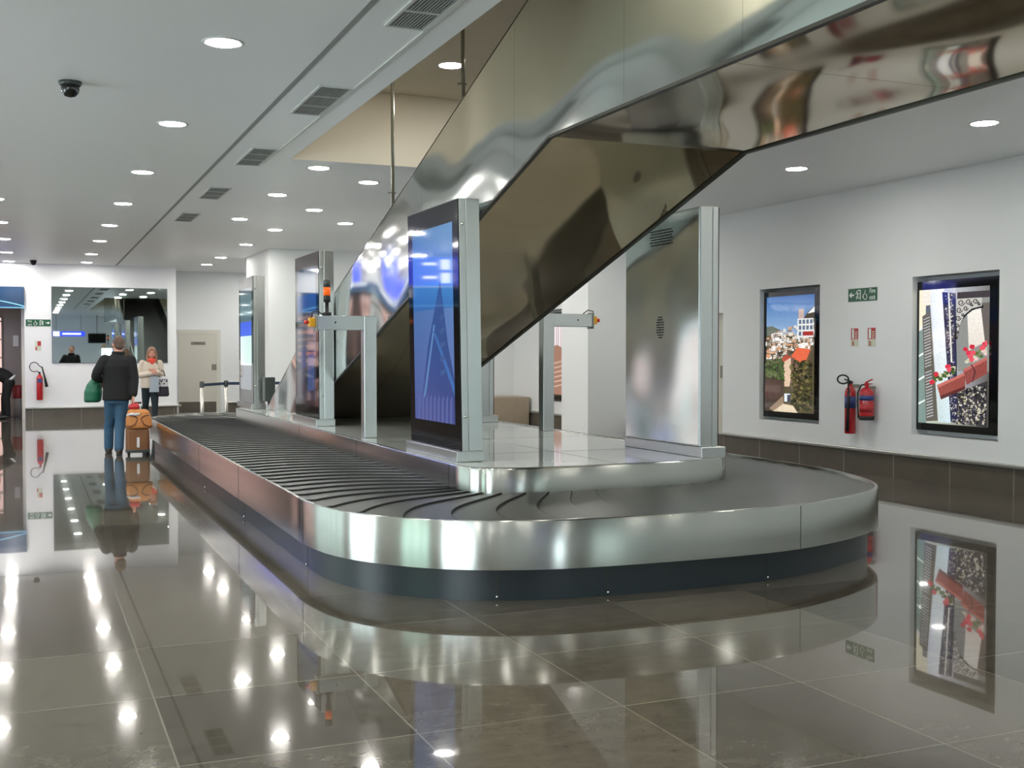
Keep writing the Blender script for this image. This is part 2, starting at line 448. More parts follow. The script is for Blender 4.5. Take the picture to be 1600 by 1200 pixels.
# skirting with joints, bumper rail on top
def skirting(name, axis, pos, a0, a1, z1, out, step, first):
    b = MB(); t = 0.02
    s = -1 if out < 0 else 1
    p0, p1 = sorted((pos, pos + s * t))
    if axis == 'y': b.box(p0, p1, a0, a1, 0, z1)
    else: b.box(a0, a1, p0, p1, 0, z1)
    b.mi = 1; q0, q1 = sorted((pos + s * t, pos + s * (t + 0.001)))
    p = first
    while p < a1:
        if p > a0:
            if axis == 'y': b.box(q0, q1, p - 0.007, p + 0.007, 0, z1)
            else: b.box(a0 * 0 + p - 0.007, p + 0.007, q0, q1, 0, z1)
        p += step
    struct('baseboard_' + name, b, [M['skirt'], M['joint']])
    b = MB(); r0, r1 = sorted((pos, pos + s * 0.06))
    if axis == 'y': b.box(r0, r1, a0, a1 + 0.02, z1, z1 + 0.045, 0.012)
    else: b.box(a0, a1 + 0.1, r0, r1, z1, z1 + 0.045, 0.012)
    return b
struct('trim_3', skirting('right', 'y', XR, YF, DR[0], 0.285, -1, 0.917, 9.05 - 0.917 * 19), M['rail'])
struct('trim_4', skirting('right_far', 'y', XR, DR[1], 17.5, 0.285, -1, 0.917, 15.9), M['rail'])
struct('trim_5', skirting('right_end', 'y', XR, 18.65, 22.6, 0.285, -1, 0.917, 19), M['rail'])
struct('trim_6', skirting('back', 'x', YB, XO, 3.27, 0.245, -1, 1.05, 0.055), M['rail'])
struct('trim_7', skirting('recess', 'x', 29.8, 4.62, 7.4, 0.25, -1, 0.9, 5), M['rail'])

# doors
def leaf_door(n, axis):
    if n == 1:
        fr = MB(); y = 29.8
        fr.box(4.40, 4.50, y - 0.04, y, 0, 2.04); fr.box(3.42, 4.50, y - 0.04, y, 2.04, 2.13)
        f = struct('door_1', fr, M['door_frame'])
        MB().box(3.46, 4.40, y - 0.03, y, 0.02, 2.04).build('door_leaf', M['door'], f)
        MB().box(3.47, 4.39, y - 0.034, y - 0.03, 0.03, 0.30).build('kick_plate', M['skirt'], f, 'dark grey kick plate')
        s = MB().box(3.77, 4.13, y - 0.036, y - 0.03, 1.745, 1.825).build('door_sign', M['plate'], f, 'narrow brown grey door sign')
        text('lettering', 'PRIVATE', 0.055, M['black_matt'], s, (3.95, y - 0.038, 1.785), '-Y')
        MB().box(4.28, 4.40, y - 0.045, y - 0.03, 1.11, 1.255, 0.004).build('lock_plate', M['plate'], f, 'square satin lock plate')
    else:
        fr = MB(); x = XR + 0.12
        fr.box(x, x + 0.06, DR[0], DR[0] + 0.05, 0, DR[2]); fr.box(x, x + 0.06, DR[1] - 0.05, DR[1], 0, DR[2]); fr.box(x, x + 0.06, DR[0] + 0.05, DR[1] - 0.05, DR[2] - 0.05, DR[2])
        f = struct('door_2', fr, M['door_frame'])
        MB().box(x + 0.01, x + 0.05, DR[0] + 0.05, DR[1] - 0.05, 0.02, DR[2] - 0.05).build('door_leaf', M['door'], f)
        MB().box(x + 0.005, x + 0.01, DR[0] + 0.05, DR[1] - 0.05, 0.02, 0.28).build('kick_plate', M['skirt'], f, 'dark kick plate')
        MB().box(x - 0.01, x + 0.01, DR[0] + 0.08, DR[0] + 0.24, 1.14, 1.33, 0.004).build('lock_plate', M['plate'], f, 'satin lock plate')
leaf_door(1, 'x'); leaf_door(2, 'y')
sw = MB().box(4.62, 4.68, 29.785, 29.8, 1.09, 1.22, 0.004).build('wall_switch', M['white'])
tag(sw, 'small grey switch on the wall just right of the far cream door', 'switch')

# mirror on the back wall
mr = thing('wall_mirror', 'large dark mirror on the far white wall reflecting the hall lights', 'mirror', (1.77, YB, 1.3))
o = (1.77, YB, 1.3)
MB(o).box(0.49, 3.055, YB - 0.02, YB - 0.012, 1.305, 3.07).build('glass', M['mirror'], mr)
MB(o).box(0.48, 3.065, YB - 0.012, YB, 1.295, 3.08).build('backing', M['frame_grey'], mr)

# ================================================================ CEILING FITTINGS
ORD = ['nearest', 'second', 'third', 'fourth', 'fifth', 'sixth', 'seventh', 'eighth', 'ninth', 'tenth', 'eleventh', 'twelfth']
def make_lamp():
    t = thing('ceiling_downlight', '', 'ceiling light', (0, 0, H), 0, 'round recessed ceiling lights')
    b = MB(); b.lathe((0, 0, 0), [(0.112, 0.0), (0.118, -0.006), (0.135, -0.006), (0.14, 0.0)], 28); b.build('trim_ring', M['lamp_ring'], t)
    b = MB(); b.lathe((0, 0, 0), [(0.001, -0.007), (0.108, -0.007), (0.112, -0.002), (0.112, 0.004), (0.001, 0.004)], 28); b.build('diffuser', M['lamp'], t)
    return t
lamp0 = make_lamp(); lamp_used = [0]
def lamp(x, y, label, z=H):
    o = lamp0 if not lamp_used[0] else copy_tree(lamp0)
    lamp_used[0] += 1
    o.location = (x, y, z); o['label'] = label
    return o
cols = [
    (1.22, [7.87, 10.8, 13.79, 16.75, 19.64, 22.4, 25.4, 27.7], 'lit round downlight, %s from the front left of the ceiling slot'),
    (-0.41, [5.2, 8.1, 11.0, 13.95, 16.9, 19.85, 22.67, 25.62, 28.06], 'lit round downlight, %s from the front in the row at the left picture edge'),
    (3.02, [12.7, 15.04, 17.95], 'lit round downlight, %s from the front just right of the air grilles'),
    (3.83, [13.53, 16.41, 19.27, 22.05, 25.2, 27.3], 'lit round downlight, %s from the front in the middle ceiling row'),
    (8.0, [7.9, 10.65], 'lit round downlight, %s from the front above the right-hand wall screens'),
]
for x, ys, lb in cols:
    for i, y in enumerate(ys): lamp(x, y, lb % ORD[i])
lamp(4.68, 17.9, 'lit round downlight just left of the sloping chute, above the second kiosk')
lamp(3.92, 10.83, 'lit round downlight in the raised warm ceiling, crossed by a hanging rod', CZ)
# extra rows added at left for the far ceiling; same rows behind the camera
for x in (-2.1, -3.8):
    for k in range(13): lamp(x, -6 + 2.8 * k, 'lit round downlight added beyond the left picture edge')
for x, ys in ((1.22, [4.9, 2.0, -0.9, -3.8]), (4.6, [-2.6, -5.5]), (8.0, [5.0, 2.0, -1.0, -4.0])):
    for y in ys: lamp(x, y, 'lit round downlight of the rows behind the camera')
for x, y in ((8.0, 16.3), (8.0, 19.3), (6.4, 17.4), (6.4, 20.6), (5.6, 26.9), (5.6, 28.6)): lamp(x, y, 'lit round downlight added out of view beyond the chute or the white block wall')  # added to brighten the right wall, the pier and the door recess
for x, y in ((3.0, 5.6), (3.0, 2.2), (5.7, 2.6), (5.7, 6.2), (5.7, 9.6)): lamp(x, y, 'lit round downlight added unseen in the raised ceiling above the chute', CZ)  # added to light the raised bay and put streaks on the chute

def make_grille():
    t = thing('ceiling_grille', '', 'air grille', (0, 0, H), 0, 'air grilles along the ceiling edge')
    b = MB(); w, l = 0.135, 0.55
    b.box(-w, -w + 0.02, -l, l, -0.012, 0); b.box(w - 0.02, w, -l, l, -0.012, 0)
    for y in (-l, -l / 3 - 0.01, l / 3 - 0.01, l - 0.02): b.box(-w + 0.02, w - 0.02, y, y + 0.02, -0.012, 0)
    b.build('frame', M['grille'], t)
    b = MB(); b.box(-w + 0.02, w - 0.02, -l + 0.02, l - 0.02, -0.002, 0.001); b.build('backing', M['grille_dark'], t, 'dark grille void')
    b = MB()
    for i in range(11):
        x = -w + 0.03 + i * 0.021; b.box(x - 0.003, x + 0.003, -l + 0.02, l - 0.02, -0.010, -0.001)
    for i in range(44):
        y = -l + 0.03 + i * 0.0242; b.box(-w + 0.02, w - 0.02, y - 0.002, y + 0.002, -0.007, -0.003)
    b.build('slats', M['slat'], t, 'grey crossed slats')
    return t
g0 = make_grille()
for i, y in enumerate((6.5, 9.35, 12.24, 15.2, 18.0)):
    g = g0 if i == 0 else copy_tree(g0)
    g.location = (2.235, y, H)
    g['label'] = ['white framed ceiling grille cut by the top picture edge', 'second nearest white framed ceiling grille, level with the hanging rods',
                  'middle one of the five ceiling grilles', 'fourth nearest ceiling grille, small in view', 'farthest and smallest of the five ceiling grilles'][i]

t = thing('dome_camera', 'black dome security camera under the left ceiling', 'security camera', (0.31, 9.46, H))
b = MB(); b.lathe((0, 0, 0), [(0.085, 0), (0.085, -0.02), (0.07, -0.035)], 24); b.build('mount', M['lens_grey'], t)
b = MB(); b.lathe((0, 0, 0), [(0.068, -0.03), (0.068, -0.06), (0.058, -0.09), (0.038, -0.112), (0.001, -0.12)], 24); b.build('dome', M['black'], t)
b = MB(); b.lathe((0.1, 27.6, H), [(0.07, 0), (0.07, -0.03), (0.05, -0.09), (0.001, -0.11)], 16)
tag(b.build('dome_camera', M['black_matt']), 'tiny dark dome camera at the far end of the ceiling above the mirror wall', 'security camera')

# ================================================================ CAROUSEL
CMIR = 26.27
pairs = [((1.72, 8.2), (2.98, 8.4)), ((1.72, 7.7), (2.98, 8.22)), ((1.80, 7.2), (2.985, 8.07)), ((2.0, 6.8), (3.03, 7.92)),
         ((2.35, 6.45), (3.14, 7.80)), ((2.85, 6.24), (3.4, 7.73)), ((3.5, 6.17), (3.75, 7.715)), ((4.2, 6.17), (4.15, 7.72)),
         ((4.75, 6.24), (4.55, 7.74)), ((5.35, 6.46), (4.95, 7.79)), ((5.86, 6.79), (5.2, 7.89)), ((6.2, 7.3), (5.34, 8.06)),
         ((6.42, 8.0), (5.4, 8.35)), ((6.5, 8.8), (5.42, 8.8)), ((6.52, 9.6), (5.42, 9.6))]
ctrl = list(pairs)
for y in (11, 12.3, 13.14, 14, 15.3): ctrl.append(((6.52, y), (5.42, y)))
for o_, i_ in reversed(pairs): ctrl.append(((o_[0], CMIR - o_[1]), (i_[0], CMIR - i_[1])))
for y in (16.5, 15, 13.5, 12, 10.5, 9.3): ctrl.append(((1.72, y), (2.98, y)))
def cr(p0, p1, p2, p3, t):
    return tuple(0.5 * ((2 * b_) + (-a_ + c_) * t + (2 * a_ - 5 * b_ + 4 * c_ - d_) * t * t + (-a_ + 3 * b_ - 3 * c_ + d_) * t ** 3)
                 for a_, b_, c_, d_ in zip(p0, p1, p2, p3))
loop = []
nC = len(ctrl)
for i in range(nC):
    a, b_, c_, d_ = (ctrl[(i + k) % nC] for k in (-1, 0, 1, 2))
    for k in range(10):
        t = k / 10.0
        loop.append((cr(a[0], b_[0], c_[0], d_[0], t), cr(a[1], b_[1], c_[1], d_[1], t)))
# resample evenly by the mid-line
NL = 860
mid = [((p[0][0] + p[1][0]) / 2, (p[0][1] + p[1][1]) / 2) for p in loop]
acc = [0]
for i in range(len(mid)):
    q = mid[(i + 1) % len(mid)]; acc.append(acc[-1] + math.dist(mid[i], q))
TOT = acc[-1]
def at_s(s):
    s %= TOT
    lo, hi = 0, len(acc) - 1
    while hi - lo > 1:
        m_ = (lo + hi) // 2
        if acc[m_] <= s: lo = m_
        else: hi = m_
    f = (s - acc[lo]) / max(1e-9, acc[lo + 1] - acc[lo])
    p, q = loop[lo], loop[(lo + 1) % len(loop)]
    l = lambda u, v: (u[0] + (v[0] - u[0]) * f, u[1] + (v[1] - u[1]) * f)
    return l(p[0], q[0]), l(p[1], q[1])
smp = [at_s(TOT * i / NL) for i in range(NL)]
outer = [p[0] for p in smp]; inner = [p[1] for p in smp]
def offset(path, d):
    """move a closed CCW path inwards by d"""
    n = len(path); r = []
    for i in range(n):
        a, c_ = path[i - 1], path[(i + 1) % n]
        tx, ty = c_[0] - a[0], c_[1] - a[1]; l = math.hypot(tx, ty) or 1
        r.append((path[i][0] - ty / l * d, path[i][1] + tx / l * d))
    return r
CO = (4.12, 13.13, 0)
car = thing('baggage_carousel', 'long oval baggage reclaim carousel with black slatted belt and steel sides', 'baggage carousel', CO)
def band(b, profile, base, closed=True):
    """profile = [(inset, z)...] swept round the base path"""
    rings = [[b._v((x, y, z)) for x, y in offset(base, d)] for d, z in profile]
    n = len(base)
    for r0, r1 in zip(rings, rings[1:]):
        for i in range(n):
            f = b.bm.faces.new([r0[i], r0[(i + 1) % n], r1[(i + 1) % n], r1[i]]); f.smooth = True; f.material_index = b.mi
def sharp(o, ang=0.6):
    me = o.data
    bm = bmesh.new(); bm.from_mesh(me)
    for e in bm.edges:
        if len(e.link_faces) == 2 and e.calc_face_angle(0) > ang: e.smooth = False
    bm.to_mesh(me); bm.free()
b = MB(CO); band(b, [(0.03, 0.20), (0.0, 0.20), (0.0, 0.492), (0.004, 0.5), (0.028, 0.5), (0.034, 0.47)], outer)
rim = b.build('outer_rim', M['rim'], car, 'brushed steel outer band'); sharp(rim)
b = MB(CO); band(b, [(0.075, 0.0), (0.075, 0.205), (0.03, 0.205)], outer); kick = b.build('kick_plate', M['kick'], car, 'black recessed kick plate'); sharp(kick)
b = MB(CO); band(b, [(0.0, 0.44), (0.0, 0.645), (0.006, 0.657), (0.03, 0.66), (0.04, 0.655)], inner)
isl = b.build('island_fascia', M['rim'], car, 'brushed steel inner band'); sharp(isl)
b = MB(CO)
top = offset(inner, 0.035)
f = b.bm.faces.new([b._v((x, y, 0.655)) for x, y in top]); f.normal_update()
if f.normal.z < 0: f.normal_flip()
b.build('island_deck', M['deck'], car, 'polished pale island deck')
b = MB(CO)
for y in (9.0, 10.6, 12.2, 13.8, 15.4, 17.0): b.box(3.03, 5.37, y - 0.003, y + 0.003, 0.655, 0.6556)
b.box(4.197, 4.203, 7.78, 18.4, 0.655, 0.6556)
b.build('deck_joint', M['edge'], car)
# rubber slats: overlapping plates with a curved leading lip
NS = 112; NT = 22
b = MB(CO)
def soff(t): return -0.12 * max(0.0, 1 - t / 0.09) ** 2 - 0.17 * math.sin(PI * t) + 0.08 * t * t
def bp(s, t):
    o_, i_ = at_s(s + soff(t))
    tt = 0.028 / 1.2 + t * (1 - 0.03 / 1.2)
    return (o_[0] + (i_[0] - o_[0]) * tt, o_[1] + (i_[1] - o_[1]) * tt)
pit = TOT / NS
for k in range(NS):
    s0 = k * pit
    rows = []
    for ds, z in ((0.0, 0.465), (pit * 0.5, 0.472), (pit + 0.004, 0.480), (pit + 0.010, 0.478), (pit + 0.013, 0.464)):
        rows.append([b._v(bp(s0 + ds, j / NT) + (z,)) for j in range(NT + 1)])
    for ri, (r0, r1) in enumerate(zip(rows, rows[1:])):
        for j in range(NT):
            f = b.bm.faces.new([r0[j], r1[j], r1[j + 1], r0[j + 1]]); f.material_index = 1 if ri >= 2 else 0; f.smooth = ri < 1
bmesh.ops.recalc_face_normals(b.bm, faces=b.bm.faces[:])
belt = b.build('belt', [M['belt'], M['lip']], car, 'black overlapping rubber slats')
if sum(p.normal.z for p in belt.data.polygons) < 0: belt.data.flip_normals()
b = MB(CO); band(b, [(0.03, 0.45), (1.3, 0.44)], outer)
b.build('belt_bed', M['lip'], car)
# joints of the rim and the kick plate, with screws
def at_outer(i, d): return offset(outer, d)[i % NL]
def vertical_joint(path, i, z0, z1, name, parent, m, w=0.004, out=0.0015):
    a, c_ = path[(i - 1) % NL], path[(i + 1) % NL]; p = path[i % NL]
    tx, ty = c_[0] - a[0], c_[1] - a[1]; l = math.hypot(tx, ty); tx /= l; ty /= l; nx, ny = ty, -tx
    b = MB(CO)
    b.prism([(p[0] - tx * w + nx * out, p[1] - ty * w + ny * out, z0), (p[0] + tx * w + nx * out, p[1] + ty * w + ny * out, z0),
             (p[0] + tx * w + nx * out, p[1] + ty * w + ny * out, z1), (p[0] - tx * w + nx * out, p[1] - ty * w + ny * out, z1)], (-nx * 0.003, -ny * 0.003, 0))
    return b.build(name, m, parent)
def near_i(path, x, y): return min(range(NL), key=lambda i: (path[i][0] - x) ** 2 + (path[i][1] - y) ** 2)
kp = offset(outer, 0.075)
for x, y in ((1.8, 7.9), (3.3, 6.2), (4.5, 6.25), (1.8, 10.5), (1.8, 13), (2.6, 6.4)):
    i = near_i(kp, x, y); vertical_joint(kp, i, 0.005, 0.195, 'joint', kick, M['edge'])
    p = offset(outer, 0.068)[i]; MB(CO).ball((p[0], p[1], 0.025), 0.008).build('screw', M['bright_edge'], kick)
for x, y in ((1.72, 7.75), (4.72, 6.24), (1.72, 10.4), (1.72, 13.0), (5.9, 6.8)):
    vertical_joint(outer, near_i(outer, x, y), 0.202, 0.49, 'joint', rim, M['edge'], 0.002)
for x, y in ((2.98, 8.3), (2.98, 11.0), (2.98, 13.6), (5.3, 7.98)):
    vertical_joint(inner, near_i(inner, x, y), 0.47, 0.645, 'joint', isl, M['edge'], 0.002)

# ================================================================ SLOPING CHUTE over the carousel
UX0, UX1 = 3.312, 4.93
def zb(y): return 3.003 if y <= 7.17 else 3.003 - 0.304 * (y - 7.17)
def zt(y):
    if y <= 7.17: return 4.16
    if y <= 15.3: return 4.16 - 0.322 * (y - 7.17)
    return max(0.72, zt(15.3) - (y - 15.3) * 0.46)
YE = 14.88                                    # where the underside meets the deck
CH = (4.11, 11.0, 0.655)
chute = thing('conveyor_chute', 'large stainless steel clad conveyor chute sloping down onto the carousel island', 'conveyor chute', CH)
cuts = [-1.0, 1.2, 3.0, 4.855, 6.095, 7.781, 9.934, 11.867, 13.3, 14.6, 16.0, 17.3]
brk = [7.17, YE, 15.3]
def zlow(y): return zb(y) if y < YE else 0.656
for a, c_ in zip(cuts, cuts[1:]):
    ys = [a + 0.001] + [k for k in brk if a < k < c_] + [c_ - 0.001]
    for side, x in (('l', UX0), ('r', UX1)):
        if x == UX1 and c_ < 3: continue
        poly = [(x, y, zlow(y)) for y in ys] + [(x, y, zt(y)) for y in reversed(ys)]
        b = MB(CH); b.prism(poly, (0.02 if x == UX0 else -0.02, 0, 0)); b.build('side_panel', M['steel_wavy'], chute)
ucuts = [-1.0, 1.2, 3.3, 5.0, 7.17, 9.2, 11.2, 13.1, YE]
for a, c_ in zip(ucuts, ucuts[1:]):
    b = MB(CH)
    b.prism([(UX0 + 0.012, a + 0.002, zb(a)), (UX0 + 0.012, c_ - 0.002, zb(c_)), (UX0 + 0.012, c_ - 0.002, zb(c_) + 0.02), (UX0 + 0.012, a + 0.002, zb(a) + 0.02)], (UX1 - UX0 - 0.024, 0, 0))
    b.build('underside_panel', M['steel_under'], chute, 'dark bronze looking underside panel')
for x0, x1 in ((UX0 - 0.006, UX0 + 0.03), (UX1 - 0.03, UX1 + 0.006)):
    b = MB(CH)
    pts = [-1.0, 7.17, YE]
    for a, c_ in zip(pts, pts[1:]):
        b.prism([(x0, a, zb(a) - 0.012), (x0, c_, zb(c_) - 0.012), (x0, c_, zb(c_) + 0.008), (x0, a, zb(a) + 0.008)], (x1 - x0, 0, 0))
    b.build('edge_strip', M['edge'], chute, 'dark lower edge strip')
for x in (UX0, UX1 - 0.03):                 # bright folded top edges
    b = MB(CH); pts = [-1.0, 7.17, 15.3, 17.3]
    for a, c_ in zip(pts, pts[1:]):
        b.prism([(x, a, zt(a) - 0.012), (x, c_, zt(c_) - 0.012), (x, c_, zt(c_) + 0.004), (x, a, zt(a) + 0.004)], (0.03, 0, 0))
    b.build('top_edge', M['bright_edge'], chute)
b = MB(CH); pts = [-1.0, 7.17, 15.3, 17.3]
for a, c_ in zip(pts, pts[1:]):
    d = lambda y: zt(y) - (0.30 if y < 15 else (0.20 if y < 16 else 0.05))
    b.prism([(UX0 + 0.02, a, d(a)), (UX0 + 0.02, c_, d(c_)), (UX0 + 0.02, c_, d(c_) + 0.03), (UX0 + 0.02, a, d(a) + 0.03)], (UX1 - UX0 - 0.04, 0, 0))
b.build('inner_belt', M['lip'], chute)
for y, lb in ((8.95, 'thick galvanised rod hanging from the raised ceiling, crossing a downlight'), (10.95, 'galvanised rod hanging from the raised ceiling, the one farther left')):
    r = thing('hanger_rod', lb, 'hanger rod', (UX0 + 0.035, y, zt(y)), 0, 'rods carrying the chute')
    o = r.location; h = CZ - zt(y)
    MB().box(-0.014, 0.004, -0.012, 0.012, 0.0, h).build('channel', M['rod'], r)
    MB().tube([(0.012, 0, 0), (0.012, 0, h)], 0.006, 8).build('threaded_rod', M['bright_edge'], r)
    MB().box(-0.03, 0.03, -0.03, 0.03, h - 0.01, h).build('ceiling_plate', M['rod'], r)
    MB().box(-0.045, 0.03, -0.012, 0.012, 0.16, 0.17).build('clip', M['rod'], r)

# ================================================================ KIOSKS on the island
def picture(b, fx, polys, depth):
    """polys = [([(u, v)...], colour)]; fx(u, v, d) -> point; each layer stands a hair in front of the one before"""
    col = b.bm.loops.layers.float_color.new('Col')
    for i, (pl, cl) in enumerate(polys):
        try: f = b.face([fx(min(1, max(0, u)), min(1, max(0, v)), depth * i) for u, v in pl])
        except ValueError: continue
        cs = cl if isinstance(cl, list) else [cl] * len(pl)
        for lp, c_ in zip(f.loops, cs): lp[col] = srgb(*c_)

def rect(u0, v0, u1, v1): return [(u0, v0), (u1, v0), (u1, v1), (u0, v1)]
def blob(u, v, ru, rv, n=9):
    return [(u + ru * math.cos(2 * PI * i / n) * random.uniform(0.75, 1.15), v + rv * math.sin(2 * PI * i / n) * random.uniform(0.75, 1.15)) for i in range(n)]

def art_blue():
    P = [(rect(0, 0, 1, 1), [(70, 122, 178), (92, 140, 190), (92, 104, 168), (74, 86, 148)])]
    P.append((rect(0, 0.28, 1, 0.42), [(58, 120, 190), (70, 134, 200), (56, 110, 176), (48, 100, 170)]))
    P.append(([(0.70, 0.27), (0.86, 0.6), (1, 0.78), (1, 1), (0.12, 1), (0.36, 0.62)], [(52, 84, 146), (48, 76, 134), (40, 66, 124), (62, 70, 130), (76, 82, 140), (46, 76, 140)]))
    P.append(([(0.52, 0.5), (0.56, 0.5), (0.30, 0.86), (0.22, 0.9)], (92, 132, 184)))
    P.append(([(0.48, 0.52), (0.58, 0.55), (1.0, 0.80), (1.0, 0.86)], (62, 106, 172)))
    for i in range(5):
        P.append(([(0.66, 0.46 + i * 0.07), (0.78, 0.445 + i * 0.07), (0.80, 0.465 + i * 0.07), (0.70, 0.485 + i * 0.07)], (60, 90, 144)))
    for i in range(9):
        u = 0.1 + i * 0.1; P.append(([(u, 0.88), (u + 0.05, 0.86), (u + 0.04, 1), (u - 0.02, 1)], (86, 96, 156)))
    return P
def art_dim():
    P = [(rect(0, 0, 1, 1), [(66, 82, 104), (74, 92, 116), (44, 40, 56), (38, 34, 50)])]
    P.append((rect(0, 0.20, 1, 0.33), (34, 70, 128)))  # reflection of the blue shop fascia, drawn into the picture
    for i in range(7):  # reflected shop shelves, drawn in as bars
        P.append((rect(0.02, 0.36 + i * 0.055, 0.98, 0.385 + i * 0.055), (120 + random.randint(-20, 20), 92, 92)))
    P.append(([(0.25, 0.60), (0.45, 0.58), (0.5, 0.75), (0.2, 0.76)], (44, 56, 104)))
    P.append(([(0.58, 0.66), (0.9, 0.64), (0.9, 0.92), (0.55, 0.93)], (62, 78, 122)))
    return P
def art_bands():
    return [(rect(0, 0, 1, 1), (92, 106, 116)), (rect(0, 0.06, 1, 0.33), (82, 108, 120)), (rect(0, 0.33, 1, 0.47), (58, 98, 232)),
            (rect(0, 0.47, 1, 0.76), [(226, 244, 246), (206, 240, 232), (214, 242, 232), (240, 250, 246)]), (rect(0, 0.76, 1, 1), (120, 128, 136))]

def kiosk(label, x, y, rot, art, bolts=True, lean=0.0):
    """local frame: the screen faces -X, y spans 0..1.27, base at z 0"""
    L_ = 1.27; hgt = 2.06; dep = 0.18
    t = thing('display_kiosk', label, 'display kiosk', (x, y, 0.656), rot, 'display kiosks on the carousel island')
    MB().box(-0.03, dep + 0.02, 0.02, L_ + 0.06, 0, 0.085, 0.004).build('base_plate', M['steel_plain'], t)
    cab = MB().box(0.065, dep, 0, L_, 0.085, hgt, 0.004).build('cabinet', M['steel'], t)
    MB().box(0.010, 0.062, 0.0, L_, 0.085, hgt, 0.003).build('door', M['steel_plain'], t, 'narrow front door frame')
    bz = MB().box(0.0, 0.010, 0.004, L_ - 0.004, 0.09, hgt - 0.005).build('bezel', M['black'], t, 'black glass front')
    b = MB(); picture(b, lambda u, v, d: (-0.0006 - d, L_ - 0.13 - u * (L_ - 0.26), hgt - 0.17 - v * (hgt - 0.46)), art, 0.00012)
    b.build('screen', M['screen'], bz, 'lit screen')
    for z in (0.36, 1.86):
        b = MB(); b.lathe((0.036, 0.0, z), [(0.013, 0.001), (0.013, -0.006), (0.006, -0.010), (0.001, -0.010)], 12, (0, 1, 0)); b.build('bolt', M['bright_edge'], t)
    # back face: riveted door seam, round and square vents
    bp_ = MB().box(dep, dep + 0.006, 0.02, L_ - 0.02, 0.10, hgt - 0.02).build('back_panel', M['steel_back'], t, 'wavy polished back panel')
    b = MB()
    for r in range(9):
        z = 1.08 + (r - 4) * 0.022; n = [2, 3, 4, 4, 4, 4, 4, 3, 2][r]
        for k in range(n):
            yy = L_ * 0.5 + (k - (n - 1) / 2) * 0.034
            b.box(dep + 0.005, dep + 0.008, yy - 0.012, yy + 0.012, z - 0.006, z + 0.006)
    b.build('round_vent', M['black_matt'], bp_, 'round cluster of black vent slots')
    b = MB()
    for r in range(6):
        for k in range(9):
            yy = L_ * 0.5 + (k - 4) * 0.042 + (r % 2) * 0.02; z = hgt - 0.14 - r * 0.024
            b.box(dep + 0.005, dep + 0.008, yy - 0.015, yy + 0.015, z - 0.006, z + 0.006)
    b.build('top_vent', M['black_matt'], bp_, 'rectangular cluster of black vent slots')
    b = MB()
    for k in range(62):
        b.box(0.0625, 0.0645, -0.002, 0.0, 0.12 + k * 0.031, 0.135 + k * 0.031)
    b.build('hinge', M['bright_edge'], t, 'piano hinge along the door')
    return t
k1 = kiosk('nearest tall kiosk with a blue lit screen, at the front left of the island', 3.10, 8.33, 0, art_blue())
k2 = kiosk('tall kiosk behind the left steel post with a dim reflecting screen', 3.115, 13.15, 0, art_dim())
k3 = kiosk('farthest tall kiosk at left showing a white block under a blue band', 3.17, 17.9 - 0.2, 0, art_bands())
k4 = kiosk('tall steel kiosk at right seen from its wavy back panel with round vent', 5.25, 9.28, PI, art_dim())
k5 = kiosk('steel kiosk seen as a narrow strip beyond the chute and the right post', 5.36, 14.5, PI, art_dim())
k1.rotation_euler = (0, math.radians(-0.9), 0)

# ================================================================ POSTS with emergency stops
def estop_post(label, x, y, s, ht, stack):
    """s = direction (-1 / +1) in which the arm points"""
    t = thing('control_post', label, 'control post', (x, y, 0.656))
    w = 0.065
    MB().box(-w, w, -w, w, 0, ht, 0.005).build('post', M['steel_plain'], t)
    a0, a1 = sorted((s * w, s * 0.54))
    MB().box(a0, a1, -w + 0.004, w - 0.004, ht - 0.145, ht - 0.002, 0.004).build('arm', M['steel_plain'], t)
    e0, e1 = sorted((s * 0.54, s * 0.555))
    MB().box(e0, e1, -0.075, 0.075, ht - 0.165, ht + 0.012, 0.003).build('end_plate', M['plate'], t)
    b0, b1 = sorted((s * 0.555, s * 0.615))
    es = MB().box(b0, b1, -0.035, 0.035, ht - 0.115, ht - 0.025, 0.006).build('emergency_stop', M['yellow'], t, 'yellow emergency stop box')
    b = MB(); b.lathe((s * 0.615, 0, ht - 0.07), [(0.014, 0), (0.014, 0.02), (0.022, 0.024), (0.022, 0.036), (0.015, 0.044), (0.001, 0.046)], 16, (s, 0, 0)); b.build('button', M['estop_red'], es, 'red mushroom button')
    MB().tube([(s * 0.585, 0, ht - 0.03), (s * 0.58, 0, ht + 0.03), (s * 0.52, 0.01, ht + 0.045), (s * 0.46, 0.02, ht + 0.0)], 0.006, 8).build('cable', M['black_matt'], t)
    MB().ball((s * 0.36, -w + 0.003, ht - 0.07), 0.010, 0.004, 0.010).build('screw', M['black_matt'], t)
    if stack:
        xs = s * 0.43
        st = MB(); st.lathe((xs, 0, ht), [(0.045, -0.004), (0.045, 0.03), (0.018, 0.032), (0.018, 0.13), (0.034, 0.135), (0.034, 0.20)], 18)
        st = st.build('stack_light', M['black_matt'], t, 'stack light on a stem')
        MB().lathe((xs, 0, ht), [(0.035, 0.20), (0.035, 0.28)], 18).build('amber_lens', M['amber'], st, 'amber lens')
        MB().lathe((xs, 0, ht), [(0.035, 0.282), (0.035, 0.345), (0.03, 0.355), (0.001, 0.356)], 18).build('dark_lens', M['lens_grey'], st, 'dark grey top lens')
    return t
estop_post('steel control post in the left of the island with stack light and emergency stop', 3.175, 11.23, -1, 1.235, True)
estop_post('steel control post behind the chute with its arm pointing right', 5.285, 11.5, 1, 1.30, False)
t = thing('equipment_box', 'small dark equipment box on a stem beside the farthest kiosk', 'equipment box', (3.36, 17.46, 0.656))
MB().box(-0.08, 0.08, -0.1, 0.1, 0.13, 0.5, 0.01).build('body', M['lens_grey'], t)
